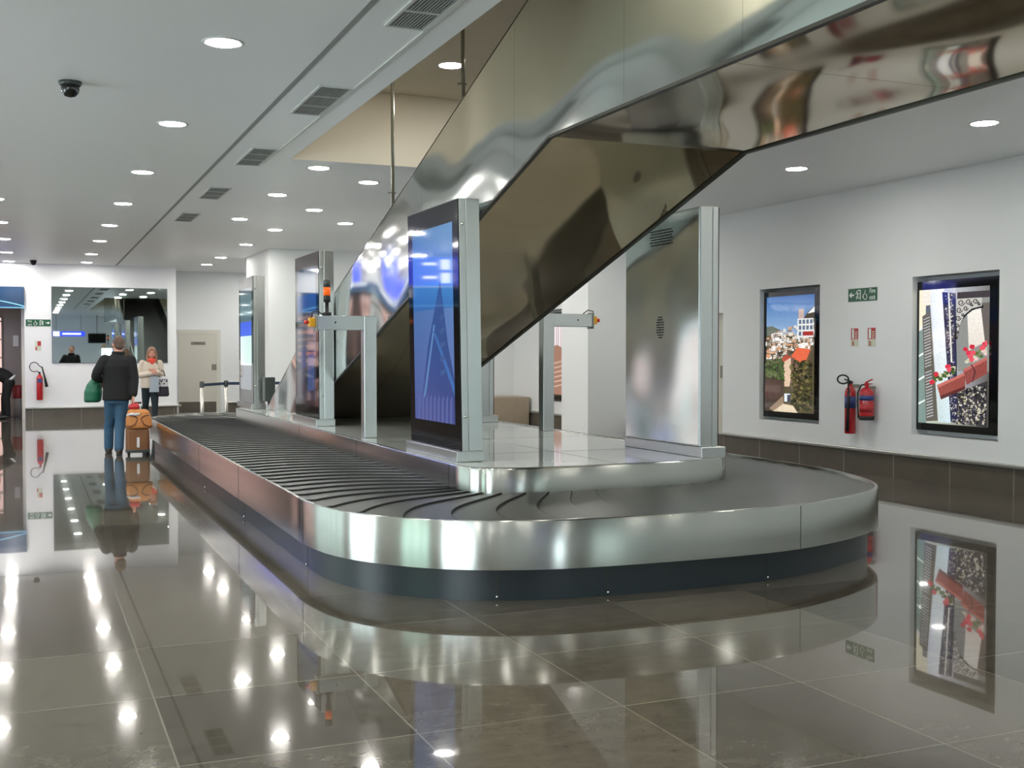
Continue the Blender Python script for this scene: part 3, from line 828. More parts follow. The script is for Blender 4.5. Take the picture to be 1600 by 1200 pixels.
MB().tube([(0, 0, 0), (0, 0, 0.14)], 0.02, 10).build('stem', M['black_matt'], t)

# ================================================================ WALL SCREENS
def art_town():
    P = [(rect(0, 0, 1, 0.36), [(52, 104, 168), (46, 96, 160), (150, 180, 212), (146, 178, 212)])]
    P.append((rect(0, 0.34, 1, 1), (86, 78, 58)))
    P.append(([(0, 0.26), (0.12, 0.255), (0.3, 0.29), (0.3, 0.34), (0, 0.34)], (90, 104, 92)))
    P.append(([(0.78, 0.2), (0.86, 0.15), (1, 0.10), (1, 0.30), (0.78, 0.30)], (76, 66, 50)))
    P.append(([(0.86, 0.16), (1, 0.105), (1, 0.15)], (240, 240, 240)))
    P.append((rect(0.68, 0.12, 0.79, 0.2), (196, 170, 160)))
    for i in range(230):
        u = random.uniform(-0.03, 1); v0 = 0.335 - 0.15 * u + random.random() ** 0.8 * 0.22
        w, h = random.uniform(0.02, 0.10), random.uniform(0.012, 0.042)
        c_ = random.choice([(240, 238, 232), (226, 216, 200), (214, 186, 158), (250, 250, 248), (200, 160, 130), (150, 140, 130)])
        P.append((rect(u, v0, u + w, v0 + h), c_))
        P.append((rect(u, v0 + h * 0.8, u + w, v0 + h), tuple(int(k * 0.55) for k in c_)))
        if random.random() < 0.6: P.append((rect(u + w * 0.3, v0 + h * 0.2, u + w * 0.5, v0 + h * 0.6), (80, 84, 96)))
    P.append((rect(0.68, 0.2, 1, 0.36), (226, 226, 224)))
    for i in range(4):
        for j in range(3): P.append((rect(0.71 + i * 0.075, 0.21 + j * 0.05, 0.76 + i * 0.075, 0.245 + j * 0.05), (96, 112, 136)))
    P.append((rect(0.8, 0.31, 1, 0.345), (166, 52, 48)))
    for i in range(26):
        u, v = random.uniform(0, 1), random.uniform(0.39, 0.52)
        P.append((rect(u, v, u + random.uniform(0.04, 0.14), v + random.uniform(0.015, 0.04)), random.choice([(240, 236, 228), (206, 150, 110), (96, 84, 72), (60, 62, 50), (228, 206, 180)])))
    P.append(([(0.30, 0.56), (0.46, 0.50), (0.56, 0.53), (0.42, 0.58)], (176, 78, 62)))
    P.append(([(0.55, 0.52), (0.68, 0.445), (0.95, 0.46), (0.86, 0.56), (0.74, 0.57)], (226, 106, 72)))
    P.append(([(0.40, 0.57), (0.55, 0.53), (0.60, 0.62), (0.52, 0.78), (0.42, 0.78)], (222, 192, 166)))
    P.append(([(0.55, 0.53), (0.74, 0.57), (0.74, 0.76), (0.56, 0.80)], (122, 94, 80)))
    for i in range(230):
        P.append((blob(random.uniform(0.0, 0.4), random.uniform(0.55, 0.73), random.uniform(0.015, 0.05), random.uniform(0.006, 0.018)), random.choice([(40, 62, 28), (62, 88, 40), (28, 46, 22), (84, 108, 56)])))
    P.append(([(0, 0.70), (0.4, 0.73), (0.42, 0.98), (0, 1)], (70, 58, 50)))
    P.append(([(0.1, 0.98), (0.4, 0.86), (0.42, 0.96), (0.2, 1)], (150, 128, 104)))
    for i in range(340):
        P.append((blob(random.uniform(0.58, 1.0), random.uniform(0.56, 0.98), random.uniform(0.015, 0.05), random.uniform(0.006, 0.02)), random.choice([(54, 56, 30), (84, 80, 44), (34, 34, 22), (118, 108, 66), (66, 58, 40)])))
    P.append((rect(0.44, 0.84, 0.56, 0.91), (228, 236, 244)))
    P.append((rect(0.5, 0.85, 0.57, 0.91), (66, 70, 84)))
    P.append(([(0.2, 1), (0.42, 0.93), (0.62, 0.94), (0.72, 1)], (226, 208, 180)))
    return P
def art_balcony():
    U = lambda x: (x - 158) / (628.0 - 158); V = lambda y: (y - 128) / (1072.0 - 128)
    Q = lambda pts: [(U(x), V(y)) for x, y in pts]
    P = [(rect(0, 0, 1, 1), [(236, 238, 250), (120, 120, 116), (74, 70, 60), (206, 214, 196)])]
    P.append((Q([(158, 128), (240, 128), (240, 260), (158, 420)]), (240, 232, 206)))
    P.append((Q([(158, 420), (200, 400), (215, 1072), (158, 1072)]), (124, 146, 140)))
    P.append((Q([(158, 590), (190, 570), (190, 585), (158, 605)]), (240, 250, 244)))
    P.append((Q([(158, 760), (205, 730), (205, 745), (158, 775)]), (240, 250, 244)))
    P.append((Q([(158, 930), (205, 905), (205, 915), (158, 945)]), (240, 250, 244)))
    P.append((Q([(180, 315), (238, 278), (296, 1050), (214, 1060)]), (96, 92, 84)))
    for i in range(34):
        y = 335 + i * 21; x = 186 + (y - 315) * 0.045
        P.append((Q([(x, y), (x + 46, y - 18), (x + 47, y - 10), (x + 1, y + 8)]), (176, 180, 184) if i != 17 else (96, 92, 84)))
    P.append((Q([(205, 240), (236, 236), (240, 285), (205, 300)]), (86, 96, 112)))
    P.append((Q([(240, 128), (330, 128), (385, 1060), (300, 1060), (262, 500)]), [(232, 238, 252), (250, 252, 255), (206, 226, 234), (196, 214, 214), (224, 232, 244)]))
    P.append((Q([(420, 190), (628, 190), (628, 700), (420, 700)]), (140, 142, 138)))
    P.append((Q([(420, 160), (628, 160), (628, 205), (420, 205)]), (64, 56, 60)))
    P.append((Q([(486, 290), (590, 262), (606, 500), (500, 560)]), [(240, 236, 226), (246, 240, 230), (228, 218, 206), (222, 214, 204)]))
    P.append((Q([(570, 240), (628, 240), (628, 520), (604, 520)]), (104, 96, 90)))
    P.append((Q([(318, 150), (410, 165), (432, 1060), (384, 1050)]), (44, 46, 76)))
    for i in range(330):
        y = random.uniform(170, 1050); x0 = 322 + (y - 150) * 0.072; w = 74 - (y - 150) * 0.03
        x = x0 + random.uniform(0.1, 0.9) * w
        P.append((blob(U(x), V(y), random.uniform(0.006, 0.014), random.uniform(0.003, 0.008), 6), random.choice([(190, 186, 180), (120, 120, 160), (20, 20, 26), (24, 24, 40), (206, 200, 190)])))
    P.append((Q([(362, 160), (372, 160), (396, 640), (386, 640)]), (230, 228, 220)))
    for i in range(22):                     # iron bracket arch
        a = PI * 0.5 * i / 21
        cx, cy = 584 - 165 * math.cos(a) * 1.0, 470 - 205 * math.sin(a)
        P.append((blob(U(cx), V(cy), 0.028, 0.014, 7), (26, 26, 28)))
    P.append((Q([(424, 205), (584, 205), (584, 262), (520, 276), (470, 320), (440, 400), (424, 470)]), (196, 192, 186)))
    def scroll(x, y, r, c_):
        for k in range(14):
            a0, a1 = PI * 2.6 * k / 14, PI * 2.6 * (k + 1) / 14
            q0, q1 = r * (1 - 0.045 * k), r * (1 - 0.045 * (k + 1))
            P.append((Q([(x + q0 * math.cos(a0), y + q0 * math.sin(a0)), (x + (q0 - 6) * math.cos(a0), y + (q0 - 6) * math.sin(a0)),
                         (x + (q1 - 6) * math.cos(a1), y + (q1 - 6) * math.sin(a1)), (x + q1 * math.cos(a1), y + q1 * math.sin(a1))]), c_))
    for x, y, r in ((452, 232, 26), (500, 228, 24), (545, 226, 22), (440, 282, 24), (482, 272, 20), (434, 336, 22), (520, 250, 14), (465, 315, 14), (430, 385, 18), (428, 430, 15), (568, 246, 14)):
        scroll(x, y, r, (26, 26, 30))
    P.append((Q([(432, 850), (628, 760), (628, 1072), (440, 1055)]), (56, 54, 54)))
    for i in range(420):
        x, y = random.uniform(440, 622), random.uniform(800, 1060)
        if y < 850 - (x - 432) * 0.46: continue
        P.append((blob(U(x), V(y), random.uniform(0.006, 0.02), random.uniform(0.004, 0.012), 6), random.choice([(206, 200, 186), (120, 116, 110), (24, 24, 30), (30, 30, 36), (60, 58, 84), (186, 176, 150)])))
    P.append((Q([(300, 800), (490, 706), (490, 820), (330, 900)]), (150, 74, 66)))
    P.append((Q([(300, 800), (490, 706), (490, 726), (312, 818)]), (196, 112, 100)))
    P.append((Q([(322, 876), (490, 800), (490, 822), (330, 900)]), (92, 42, 40)))
    P.append((Q([(476, 688), (628, 600), (628, 712), (500, 792)]), (146, 72, 64)))
    P.append((Q([(476, 688), (628, 600), (628, 622), (486, 704)]), (190, 106, 96)))
    P.append((Q([(530, 650), (560, 700), (540, 770), (532, 770), (548, 700), (524, 655)]), (92, 46, 42)))
    for i in range(30):
        x = random.uniform(275, 420); y = 780 - (x - 275) * 0.55 + random.uniform(-28, 12)
        P.append((blob(U(x), V(y), 0.03, 0.014, 7), random.choice([(70, 96, 44), (110, 130, 70), (206, 206, 170), (50, 72, 36)])))
    for i in range(26):
        x = random.uniform(500, 625); y = 650 - (x - 500) * 0.6 + random.uniform(-50, 5)
        P.append((blob(U(x), V(y), 0.03, 0.014, 7), random.choice([(84, 108, 56), (206, 206, 180), (120, 136, 84), (228, 196, 190)])))
    for x, y in ((268, 780), (295, 724), (376, 668), (384, 690), (490, 550), (510, 575), (534, 534), (524, 600), (540, 575), (612, 520), (600, 540), (625, 512), (530, 620)):
        P.append((blob(U(x), V(y), 0.04, 0.02, 9), random.choice([(216, 52, 76), (226, 84, 98), (204, 40, 62)])))
    return P
def art_brick():
    P = [(rect(0, 0, 1, 1), (196, 176, 176))]
    P.append((rect(0, 0, 1, 0.1), (236, 236, 240)))
    for i in range(10): P.append((rect(i * 0.1, 0.02, i * 0.1 + 0.05, 0.42), (214, 200, 210) if i % 2 else (236, 230, 236)))
    P.append(([(0, 0.42), (0.5, 0.36), (1, 0.44), (1, 1), (0, 1)], (150, 104, 82)))
    for i in range(6): P.append(([(0, 0.62 + i * 0.06), (1, 0.54 + i * 0.06), (1, 0.555 + i * 0.06), (0, 0.64 + i * 0.06)], (200, 168, 150)))
    return P
def wall_screen(label, y0, y1, z0, z1, art, mar):
    x = XR + 0.075
    o = (XR, (y0 + y1) / 2, z0)
    t = thing('wall_screen', label, 'wall screen', o)
    MB(o).box(x, XR + 0.2, y0, y1, z0, z1).build('bezel', M['black'], t, 'black bezel')
    b = MB(o); picture(b, lambda u, v, d: (x - 0.0008 - d, y1 - mar[0] - u * (y1 - y0 - mar[0] - mar[1]), z1 - mar[2] - v * (z1 - z0 - mar[2] - mar[3])), art, 0.00003)
    b.build('screen', M['photo_screen'], t, 'lit picture')
wall_screen('wall screen left of the extinguishers showing a hillside town under blue sky', 12.43, 13.69, 0.615, 2.385, art_town(), (0.075, 0.105, 0.07, 0.085))
wall_screen('wall screen at far right showing red flowers and an ironwork balcony', 9.385, 10.655, 0.61, 2.36, art_balcony(), (0.08, 0.115, 0.1, 0.085))
wall_screen('distant wall screen half hidden behind the right control post', 20.0, 21.3, 0.59, 2.345, art_brick(), (0.12, 0.14, 0.09, 0.11))

# ================================================================ SIGNS AND EXTINGUISHERS
def glyph_arrow(b, p, fwd, up, s, n, th=0.002):
    p, fwd, up, n = map(Vector, (p, fwd, up, n))
    q = lambda a, c_: p + fwd * (a * s) + up * (c_ * s)
    b.prism([q(-1, -.22), q(0.1, -.22), q(-.25, -.62), q(.2, -.62), q(.9, 0), q(.2, .62), q(-.25, .62), q(.1, .22), q(-1, .22)], n * th)
def glyph_runner(b, p, r, up, s, n, th=0.002):
    p, r, up, n = map(Vector, (p, r, up, n))
    q = lambda a, c_: p + r * (a * s) + up * (c_ * s)
    def poly(*pts): b.prism([q(*k) for k in pts], n * th)
    poly((-.95, -1), (-.72, -1), (-.72, .8), (-.1, .8), (-.1, 1), (-.95, 1))          # door frame
    poly((.05, .55), (.25, .55), (.30, .75), (.15, .9), (0, .75))                      # head
    poly((-.15, .45), (.2, .5), (.1, -.1), (.45, -.5), (.3, -.95), (.12, -.9), (.2, -.5), (-.15, -.2))
    poly((-.5, .2), (-.15, .45), (-.1, .3), (-.4, .05))
    poly((.2, .45), (.55, .15), (.65, .25), (.25, .6))
    poly((-.1, -.2), (.02, -.3), (-.25, -.75), (-.6, -.7), (-.6, -.55), (-.32, -.58))
def glyph_chair(b, p, r, up, s, n, th=0.002):
    p, r, up, n = map(Vector, (p, r, up, n))
    q = lambda a, c_: p + r * (a * s) + up * (c_ * s)
    def poly(*pts): b.prism([q(*k) for k in pts], n * th)
    poly((-.05, .62), (.12, .62), (.16, .8), (.03, .95), (-.1, .8))
    poly((-.05, .55), (.1, .55), (.12, .05), (.5, .02), (.7, -.6), (.85, -.55), (.62, .15), (-.02, .18))
    m = 16
    for i in range(m - 4):
        a0, a1 = 2 * PI * (i + 5) / m, 2 * PI * (i + 6) / m
        c0 = lambda a, rr: (.02 + rr * math.cos(a), -.4 + rr * math.sin(a))
        poly(c0(a0, .48), c0(a0, .62), c0(a1, .62), c0(a1, .48))

# fire exit sign on the right wall
o = (XR, 11.486, 2.252)
s_ = thing('fire_exit_sign', 'green fire exit sign on the right wall above the extinguishers', 'sign', o)
MB(o).box(XR - 0.006, XR, 11.217, 11.754, 2.171, 2.335).build('panel', M['green'], s_)
N = (-1, 0, 0); R_ = (0, -1, 0); UP = (0, 0, 1); xs = XR - 0.006
b = MB(o); glyph_arrow(b, (xs, 11.69, 2.253), (0, 1, 0), UP, 0.05, N); b.build('arrow', M['signwhite'], s_, 'white arrow pointing left')
b = MB(o); glyph_runner(b, (xs, 11.575, 2.253), (0, 1, 0), UP, 0.062, N); b.build('running_figure', M['signwhite'], s_)
b = MB(o); glyph_chair(b, (xs, 11.432, 2.25), (0, 1, 0), UP, 0.062, N); b.build('wheelchair_symbol', M['signwhite'], s_)
text('lettering', 'Fire', 0.085, M['signwhite'], s_, (xs - 0.002 - o[0], 11.298 - o[1], 2.292 - o[2]), '-X', 0.85)
text('lettering', 'exit', 0.085, M['signwhite'], s_, (xs - 0.002 - o[0], 11.298 - o[1], 2.212 - o[2]), '-X', 0.85)
# exit sign on the back wall
o = (0.19, YB, 2.232)
s_ = thing('fire_exit_sign', 'narrow green exit sign on the far wall left of the mirror', 'sign', o)
MB(o).box(-0.073, 0.459, YB - 0.006, YB, 2.155, 2.31).build('panel', M['green'], s_)
N = (0, -1, 0); R_ = (1, 0, 0)
b = MB(o); glyph_arrow(b, (0.40, YB - 0.006, 2.232), (1, 0, 0), UP, 0.045, N); b.build('arrow', M['signwhite'], s_, 'white arrow pointing right')
b = MB(o); glyph_runner(b, (0.28, YB - 0.006, 2.232), (1, 0, 0), UP, 0.058, N); b.build('running_figure', M['signwhite'], s_)
b = MB(o); glyph_chair(b, (0.13, YB - 0.006, 2.232), (1, 0, 0), UP, 0.058, N); b.build('wheelchair_symbol', M['signwhite'], s_)
text('lettering', 'Fire', 0.07, M['signwhite'], s_, (0.015 - o[0], -0.008, 0.035), '-Y', 0.8)
text('lettering', 'exit', 0.07, M['signwhite'], s_, (0.015 - o[0], -0.008, -0.04), '-Y', 0.8)
# extinguisher notices
def notice_right(label, y0, y1):
    o = (XR, (y0 + y1) / 2, 1.72)
    t = thing('extinguisher_notice', label, 'notice', o, 0, 'extinguisher notices on the right wall')
    w = y1 - y0; x = XR - 0.004
    MB(o).box(x, XR, y0, y1, 1.69, 1.832).build('red_panel', M['signred'], t)
    MB(o).box(x, XR, y0, y1, 1.604, 1.685).build('pale_panel', M['paper'], t)
    MB(o).box(x - 0.001, x, y0 + w * 0.55, y0 + w * 0.85, 1.70, 1.822).build('white_strip', M['signwhite'], t)
    b = MB(o)
    for k in range(4): b.box(x - 0.001, x, y0 + w * 0.1, y0 + w * 0.42, 1.70 + k * 0.026, 1.712 + k * 0.026)
    b.build('printed_lines', M['paper'], t)
    b = MB(o); b.box(x - 0.001, x, y0 + w * 0.72, y0 + w * 0.82, 1.61, 1.678); b.box(x - 0.001, x, y0 + w * 0.55, y0 + w * 0.66, 1.61, 1.665); b.build('small_symbol', M['signred'], t)
notice_right('red and pale extinguisher notice on the right wall, left one of the pair', 11.565, 11.699)
notice_right('red and pale extinguisher notice on the right wall, right one of the pair', 11.245, 11.385)
o = (0.187, YB, 1.6)
t = thing('extinguisher_notice', 'small beige and red notice on the far wall above the extinguisher', 'notice', o)
MB(o).box(0.125, 0.248, YB - 0.004, YB, 1.589, 1.81).build('pale_panel', M['paper'], t)
MB(o).box(0.175, 0.248, YB - 0.006, YB - 0.004, 1.70, 1.81).build('red_panel', M['signred'], t)
MB(o).box(0.13, 0.16, YB - 0.006, YB - 0.004, 1.60, 1.68).build('small_symbol', M['signred'], t)

def extinguisher(label, loc, face, kind):
    """local frame: the wall is at +Y, the extinguisher hangs at z 0 (bottom)"""
    t = thing('fire_extinguisher', label, 'fire extinguisher', loc, {'-Y': 0, '-X': -PI / 2}[face], 'fire extinguishers')
    if kind == 'co2':
        r, hh = 0.07, 0.60
        b = MB(); b.lathe((0, 0, 0), [(0.001, 0), (r * .9, 0), (r, 0.012), (r, hh - 0.10), (r * .93, hh - 0.06), (r * .7, hh - 0.025), (0.024, hh), (0.024, hh + 0.03)], 24); b.build('cylinder', M['red'], t)
        MB().lathe((0, 0, 0), [(r + 0.001, 0.32), (r + 0.001, 0.47)], 24).build('label', M['label_blue'], t, 'dark blue printed label')
        b = MB(); b.box(-0.02, 0.02, -0.025, 0.025, hh + 0.02, hh + 0.06, 0.004); b.prism([(-0.01, -0.09, hh + 0.075), (-0.01, 0.03, hh + 0.05), (-0.01, 0.03, hh + 0.06), (-0.01, -0.09, hh + 0.09)], (0.02, 0, 0)); b.build('valve_handle', M['black_matt'], t)
        pts = [(-0.02, 0, hh + 0.05)] + [(-0.13 + 0.11 * math.cos(a), -0.01, hh + 0.06 + 0.055 * math.sin(a) + 0.02) for a in [PI * 2 * k / 12 for k in range(1, 12)]] + [(0.02, -0.05, hh + 0.03), (0.055, -0.075, hh - 0.06)]
        MB().tube(pts, 0.011, 10).build('hose', M['black_matt'], t)
        MB().tube([(0.055, -0.075, hh - 0.05), (0.055, -0.078, hh - 0.2), (0.045, -0.08, 0.03)], [0.012, 0.016, 0.021], 12).build('horn', M['black_matt'], t, 'long black discharge horn')
    elif kind == 'co2_far':
        r, hh = 0.07, 0.58
        b = MB(); b.lathe((0, 0, 0), [(0.001, 0), (r * .9, 0), (r, 0.012), (r, hh - 0.10), (r * .93, hh - 0.06), (r * .7, hh - 0.025), (0.024, hh), (0.024, hh + 0.03)], 20); b.build('cylinder', M['red'], t)
        MB().box(-0.045, 0.045, -r - 0.004, -r + 0.015, 0.40, 0.49).build('label', M['label_blue'], t, 'dark printed label')
        b = MB(); b.box(-0.02, 0.02, -0.025, 0.025, hh + 0.02, hh + 0.07, 0.004); b.build('valve_handle', M['black_matt'], t)
        pts = [(-0.02, 0, hh + 0.05)] + [(-0.11 + 0.10 * math.cos(a), -0.01, hh + 0.18 + 0.11 * math.sin(a)) for a in [-0.9 - PI * 1.6 * k / 12 for k in range(0, 13)]] + [(0.06, -0.05, hh + 0.16)]
        MB().tube(pts, 0.010, 8).build('hose', M['black_matt'], t)
        MB().tube([(0.05, -0.05, hh + 0.19), (0.11, -0.05, hh - 0.06), (0.15, -0.05, hh - 0.28)], [0.014, 0.022, 0.036], 12).build('horn', M['black_matt'], t, 'black discharge horn')
    else:
        r, hh = 0.088, 0.40
        b = MB(); b.lathe((0, 0, 0), [(r * .98, 0.04), (r, 0.05), (r, hh - 0.07), (r * .92, hh - 0.035), (r * .6, hh - 0.005), (0.025, hh + 0.005), (0.025, hh + 0.03)], 24); b.build('cylinder', M['red'], t)
        MB().lathe((0, 0, 0), [(0.001, 0), (r * 1.0, 0), (r * 1.04, 0.012), (r * 1.04, 0.05), (r * .9, 0.055)], 24).build('base_ring', M['black_matt'], t, 'black plastic foot')
        MB().lathe((0, 0, 0), [(r + 0.001, 0.245), (r + 0.001, 0.305)], 24).build('label', M['label_blue'], t, 'blue printed label')
        MB().lathe((0, 0, 0), [(r + 0.0006, 0.10), (r + 0.0006, 0.20)], 24).build('print_band', M['signred'], t)
        b = MB(); b.box(-0.02, 0.02, -0.02, 0.02, hh + 0.02, hh + 0.06, 0.004)
        b.prism([(-0.02, -0.01, hh + 0.055), (0.10, -0.01, hh + 0.10), (0.10, -0.01, hh + 0.112), (-0.02, -0.01, hh + 0.07)], (0, 0.02, 0)); b.prism([(0, -0.01, hh + 0.035), (0.09, -0.01, hh + 0.045), (0.09, -0.01, hh + 0.055), (0, -0.01, hh + 0.05)], (0, 0.02, 0))
        b.build('valve_handle', M['red'], t)
        MB().tube([(-0.02, 0, hh + 0.045), (-0.08, -0.02, hh + 0.03), (-0.125, -0.03, hh - 0.06), (-0.13, -0.03, hh - 0.18), (-0.11, -0.04, 0.08), (-0.09, -0.05, 0.02)], 0.010, 10).build('hose', M['black_matt'], t)
    MB().box(-0.02, 0.02, 0.0, 0.125, hh - 0.02, hh + 0.02).build('wall_bracket', M['plate'], t)
    return t
extinguisher('tall slim red extinguisher with black horn on the right wall', (XR - 0.125, 11.555, 0.505), '-X', 'co2')
extinguisher('shorter wider red extinguisher with black foot on the right wall', (XR - 0.125, 11.25, 0.69), '-X', 'powder')
extinguisher('red extinguisher with looped hose on the far wall beside the shop opening', (0.21, YB - 0.125, 0.455), '-Y', 'co2_far')

# stone-clad low block in the far right corner
b = MB(); b.box(8.75, XR - 0.07, 21.7, 22.6, 0, 0.62, 0.01)
tag(b.build('stone_block', M['stone_block']), 'low brown stone-clad block in the far right corner behind the island', 'stone block')

# queue barrier posts
def barrier(label, x, y):
    t = thing('barrier_post', label, 'barrier post', (x, y, 0), 0, 'belt barrier posts')
    b = MB(); b.lathe((0, 0, 0), [(0.17, 0), (0.17, 0.012), (0.10, 0.03), (0.05, 0.04)], 24); b.build('base', M['barrier_steel'], t)
    b = MB(); b.lathe((0, 0, 0), [(0.034, 0.035), (0.034, 0.90)], 18); b.build('pole', M['barrier_steel'], t)
    b = MB(); b.lathe((0, 0, 0), [(0.04, 0.88), (0.042, 0.89), (0.042, 0.985), (0.034, 0.995), (0.001, 0.997)], 18); b.build('belt_head', M['lens_grey'], t, 'dark belt head')
    return t
q1 = barrier('belt barrier post nearer the door end, left of the two', 2.98, 22.0)
q2 = barrier('belt barrier post next to the farthest kiosk, right of the two', 3.52, 22.6)
MB().prism([(0.03, 0.03, 0.90), (0.51, 0.565, 0.91), (0.51, 0.565, 0.965), (0.03, 0.03, 0.955)], (0.004, -0.004, 0)).build('belt', M['barrier_belt'], q1, 'dark blue stretched belt')
MB().prism([(0.035, 0.0, 0.91), (1.3, -0.1, 0.91), (1.3, -0.1, 0.965), (0.035, 0.0, 0.965)], (0.0, -0.004, 0)).build('belt', M['barrier_belt'], q2, 'dark blue stretched belt')

# ================================================================ SHOP
o = (-1.85, YB - 0.03, 2.6)
t = thing('shop_sign', 'blue lit shop fascia at the left picture edge over the opening', 'shop sign', o)
MB(o).box(XL, XO, YB - 0.06, YB, 2.585, 3.045).build('panel', M['fascia'], t)
b = MB(o)
arc = [(-0.1 - 0.9 * math.cos(0), 0)]
for k in range(10):
    a0, a1 = k / 10.0, (k + 1) / 10.0
    f0 = lambda a: (-1.0 + a * 0.9, 2.60 + 0.15 * math.cos(a * PI / 2))
    (xa, za), (xb, zb_) = f0(a0), f0(a1)
    b.prism([(xa, YB - 0.06, za), (xb, YB - 0.06, zb_), (xb, YB - 0.06, zb_ + 0.018), (xa, YB - 0.06, za + 0.018)], (0, -0.003, 0))
b.build('curved_line', M['fascia_glow'], t, 'pale curved line')
text('lettering', 'DUTY FREE SHOP', 0.26, M['sign_glow'], t, (-2.05 - o[0], -0.034, 0.30), '-Y')
MB(o).box(XL, XO, YB - 0.05, YB, 2.565, 2.585).build('lower_edge', M['fascia_glow'], t)

def shelf_unit(label, x0, x1, y0, y1, nsh, h, axis):
    """axis 'y': open towards -Y, axis 'x': open towards +X"""
    o = ((x0 + x1) / 2, (y0 + y1) / 2, 0)
    t = thing('display_shelf', label, 'display shelf', o)
    if axis == 'y': MB(o).box(x0, x1, y1 - 0.03, y1, 0.1, h).build('lit_back', M['shelf_glow'], t, 'glowing orange back')
    else: MB(o).box(x0, x0 + 0.03, y0, y1, 0.1, h).build('lit_back', M['shelf_glow_white'], t, 'glowing white back')
    zs = []
    for k in range(nsh):
        z = 0.12 + (h - 0.2) * k / (nsh - 1); zs.append(z)
        MB(o).box(x0, x1, y0, y1, z - 0.03, z).build('shelf_board', M['shelf'], t)
    if axis == 'y':
        MB(o).box(x0 - 0.03, x0, y0, y1, 0, h).build('side_panel', M['taupe'], t); MB(o).box(x1, x1 + 0.03, y0, y1, 0, h).build('side_panel', M['taupe'], t)
    else:
        MB(o).box(x0, x1, y0 - 0.03, y0, 0, h).build('side_panel', M['taupe'], t); MB(o).box(x0, x1, y1, y1 + 0.03, 0, h).build('side_panel', M['taupe'], t)
    return zs
zs = shelf_unit('glowing orange display shelf inside the shop at the left picture edge', -3.0, -0.62, 30.2, 30.6, 6, 2.4, 'y')
names = ['magenta', 'orange', 'white', 'navy', 'gold', 'pink']
carton = []
for i, m in enumerate(BOXCOL):
    b = MB(); b.box(-0.055, 0.055, -0.05, 0.05, 0, 0.22, 0.004); me = b.mesh('carton'); me.materials.append(m); carton.append(me)
k = 0
for r, z in enumerate(zs[:-1]):
    for c_ in range(9):
        x = -0.75 - c_ * 0.25; i = (r * 2 + c_ * 5) % 6
        p = link('product_carton', carton[i]); p.location = (x, 30.30, z); p.scale = (1.3, 1, 0.7 + 0.35 * ((c_ * 7 + r * 3) % 4) / 3)
        tag(p, '%s carton on the glowing shop shelves at the left picture edge' % names[i], 'carton', '%s cartons on the shop shelves' % names[i])
zs = shelf_unit('long glowing display shelf in the shop beyond the left picture edge', XL - 1.6, XL - 1.1, 20.9, 28.0, 5, 2.3, 'x')
for r, z in enumerate(zs[:-1]):
    for c_ in range(15):
        i = (r * 2 + c_ * 5 + 1) % 6
        p = link('product_carton', carton[i]); p.location = (XL - 1.25, 21.2 + c_ * 0.46, z); p.scale = (1.2, 2.6, 1.2)
        tag(p, '%s carton on the long shop shelves outside the left picture edge' % names[i], 'carton', '%s cartons on the long shop shelves' % names[i])
b = MB(); b.box(-0.56, XO - 0.02, 29.9, 30.0, 0, 2.6); pn = b.build('partition_panel', M['taupe'])
tag(pn, 'taupe partition panel inside the shop opening behind the bin', 'partition')
b = MB(); b.box(-0.36, -0.24, 29.89, 29.9, 1.70, 1.96); tag(b.build('paper_notice', M['white']), 'white paper notice on the taupe panel inside the shop', 'notice')
b = MB(); b.box(XO - 0.07, XO, YB + 0.31, YB + 0.38, 0, 2.58); struct('trim_8', b, M['door_frame'])
t = thing('litter_bin', 'grey bin with a dark red top just inside the shop opening', 'bin', (-0.25, 29.6, 0))
b = MB(); b.lathe((0, 0, 0), [(0.001, 0.0), (0.10, 0), (0.125, 0.46), (0.12, 0.47)], 20); b.build('body', M['bin_grey'], t)
b = MB(); b.lathe((0, 0, 0), [(0.13, 0.46), (0.14, 0.5), (0.145, 0.74), (0.13, 0.77), (0.001, 0.775)], 20); b.build('top', M['bin_red'], t, 'dark red top')

# hanging blue direction sign across the left hall and one behind the camera
o = (-2.85, 24.2, 3.2)
t = thing('direction_sign', 'long blue lit sign hanging across the left hall, seen reflected in the nearest kiosk', 'sign', o)
MB(o).box(-4.9, -0.85, 24.2, 24.36, 2.88, 3.52, 0.01).build('light_box', M['blue_sign'], t)
for z0, z1 in ((2.93, 3.16), (3.23, 3.46)):
    MB(o).box(-2.62, -2.4, 24.194, 24.2, z0, z1).build('white_square', M['sign_glow'], t)
    MB(o).box(-2.3, -1.98, 24.194, 24.2, z0 + 0.1, z0 + 0.16).build('white_line', M['sign_glow'], t)
MB(o).box(-4.3, -4.0, 24.194, 24.2, 3.06, 3.4).build('white_square', M['sign_glow'], t)
b = MB(o); glyph_arrow(b, (-4.55, 24.2, 3.23), (-0.7, 0, 0.7), (0.7, 0, 0.7), 0.16, (0, -1, 0)); b.build('arrow', M['sign_glow'], t)
for x in (-4.5, -1.2): MB(o).tube([(x, 24.28, 3.5), (x, 24.28, H)], 0.015, 8).build('hanger', M['rod'], t)
o = (2.6, -7.0, 2.5)
t = thing('direction_sign', 'blue lit sign with a white square behind the camera, seen in the mirror', 'sign', o)
MB(o).box(1.1, 2.7, -7.1, -7.0, 2.45, 2.72, 0.01).build('light_box', M['blue_sign'], t)
MB(o).box(1.15, 1.45, -7.0, -6.996, 2.47, 2.70).build('white_square', M['sign_glow'], t)
MB(o).box(1.6, 2.5, -7.0, -6.996, 2.55, 2.62).build('white_line', M['sign_glow'], t)
for x in (1.3, 2.5): MB(o).tube([(x, -7.05, 2.71), (x, -7.05, H)], 0.012, 8).build('hanger', M['rod'], t)
o = (3.3, -7.0, 2.4)
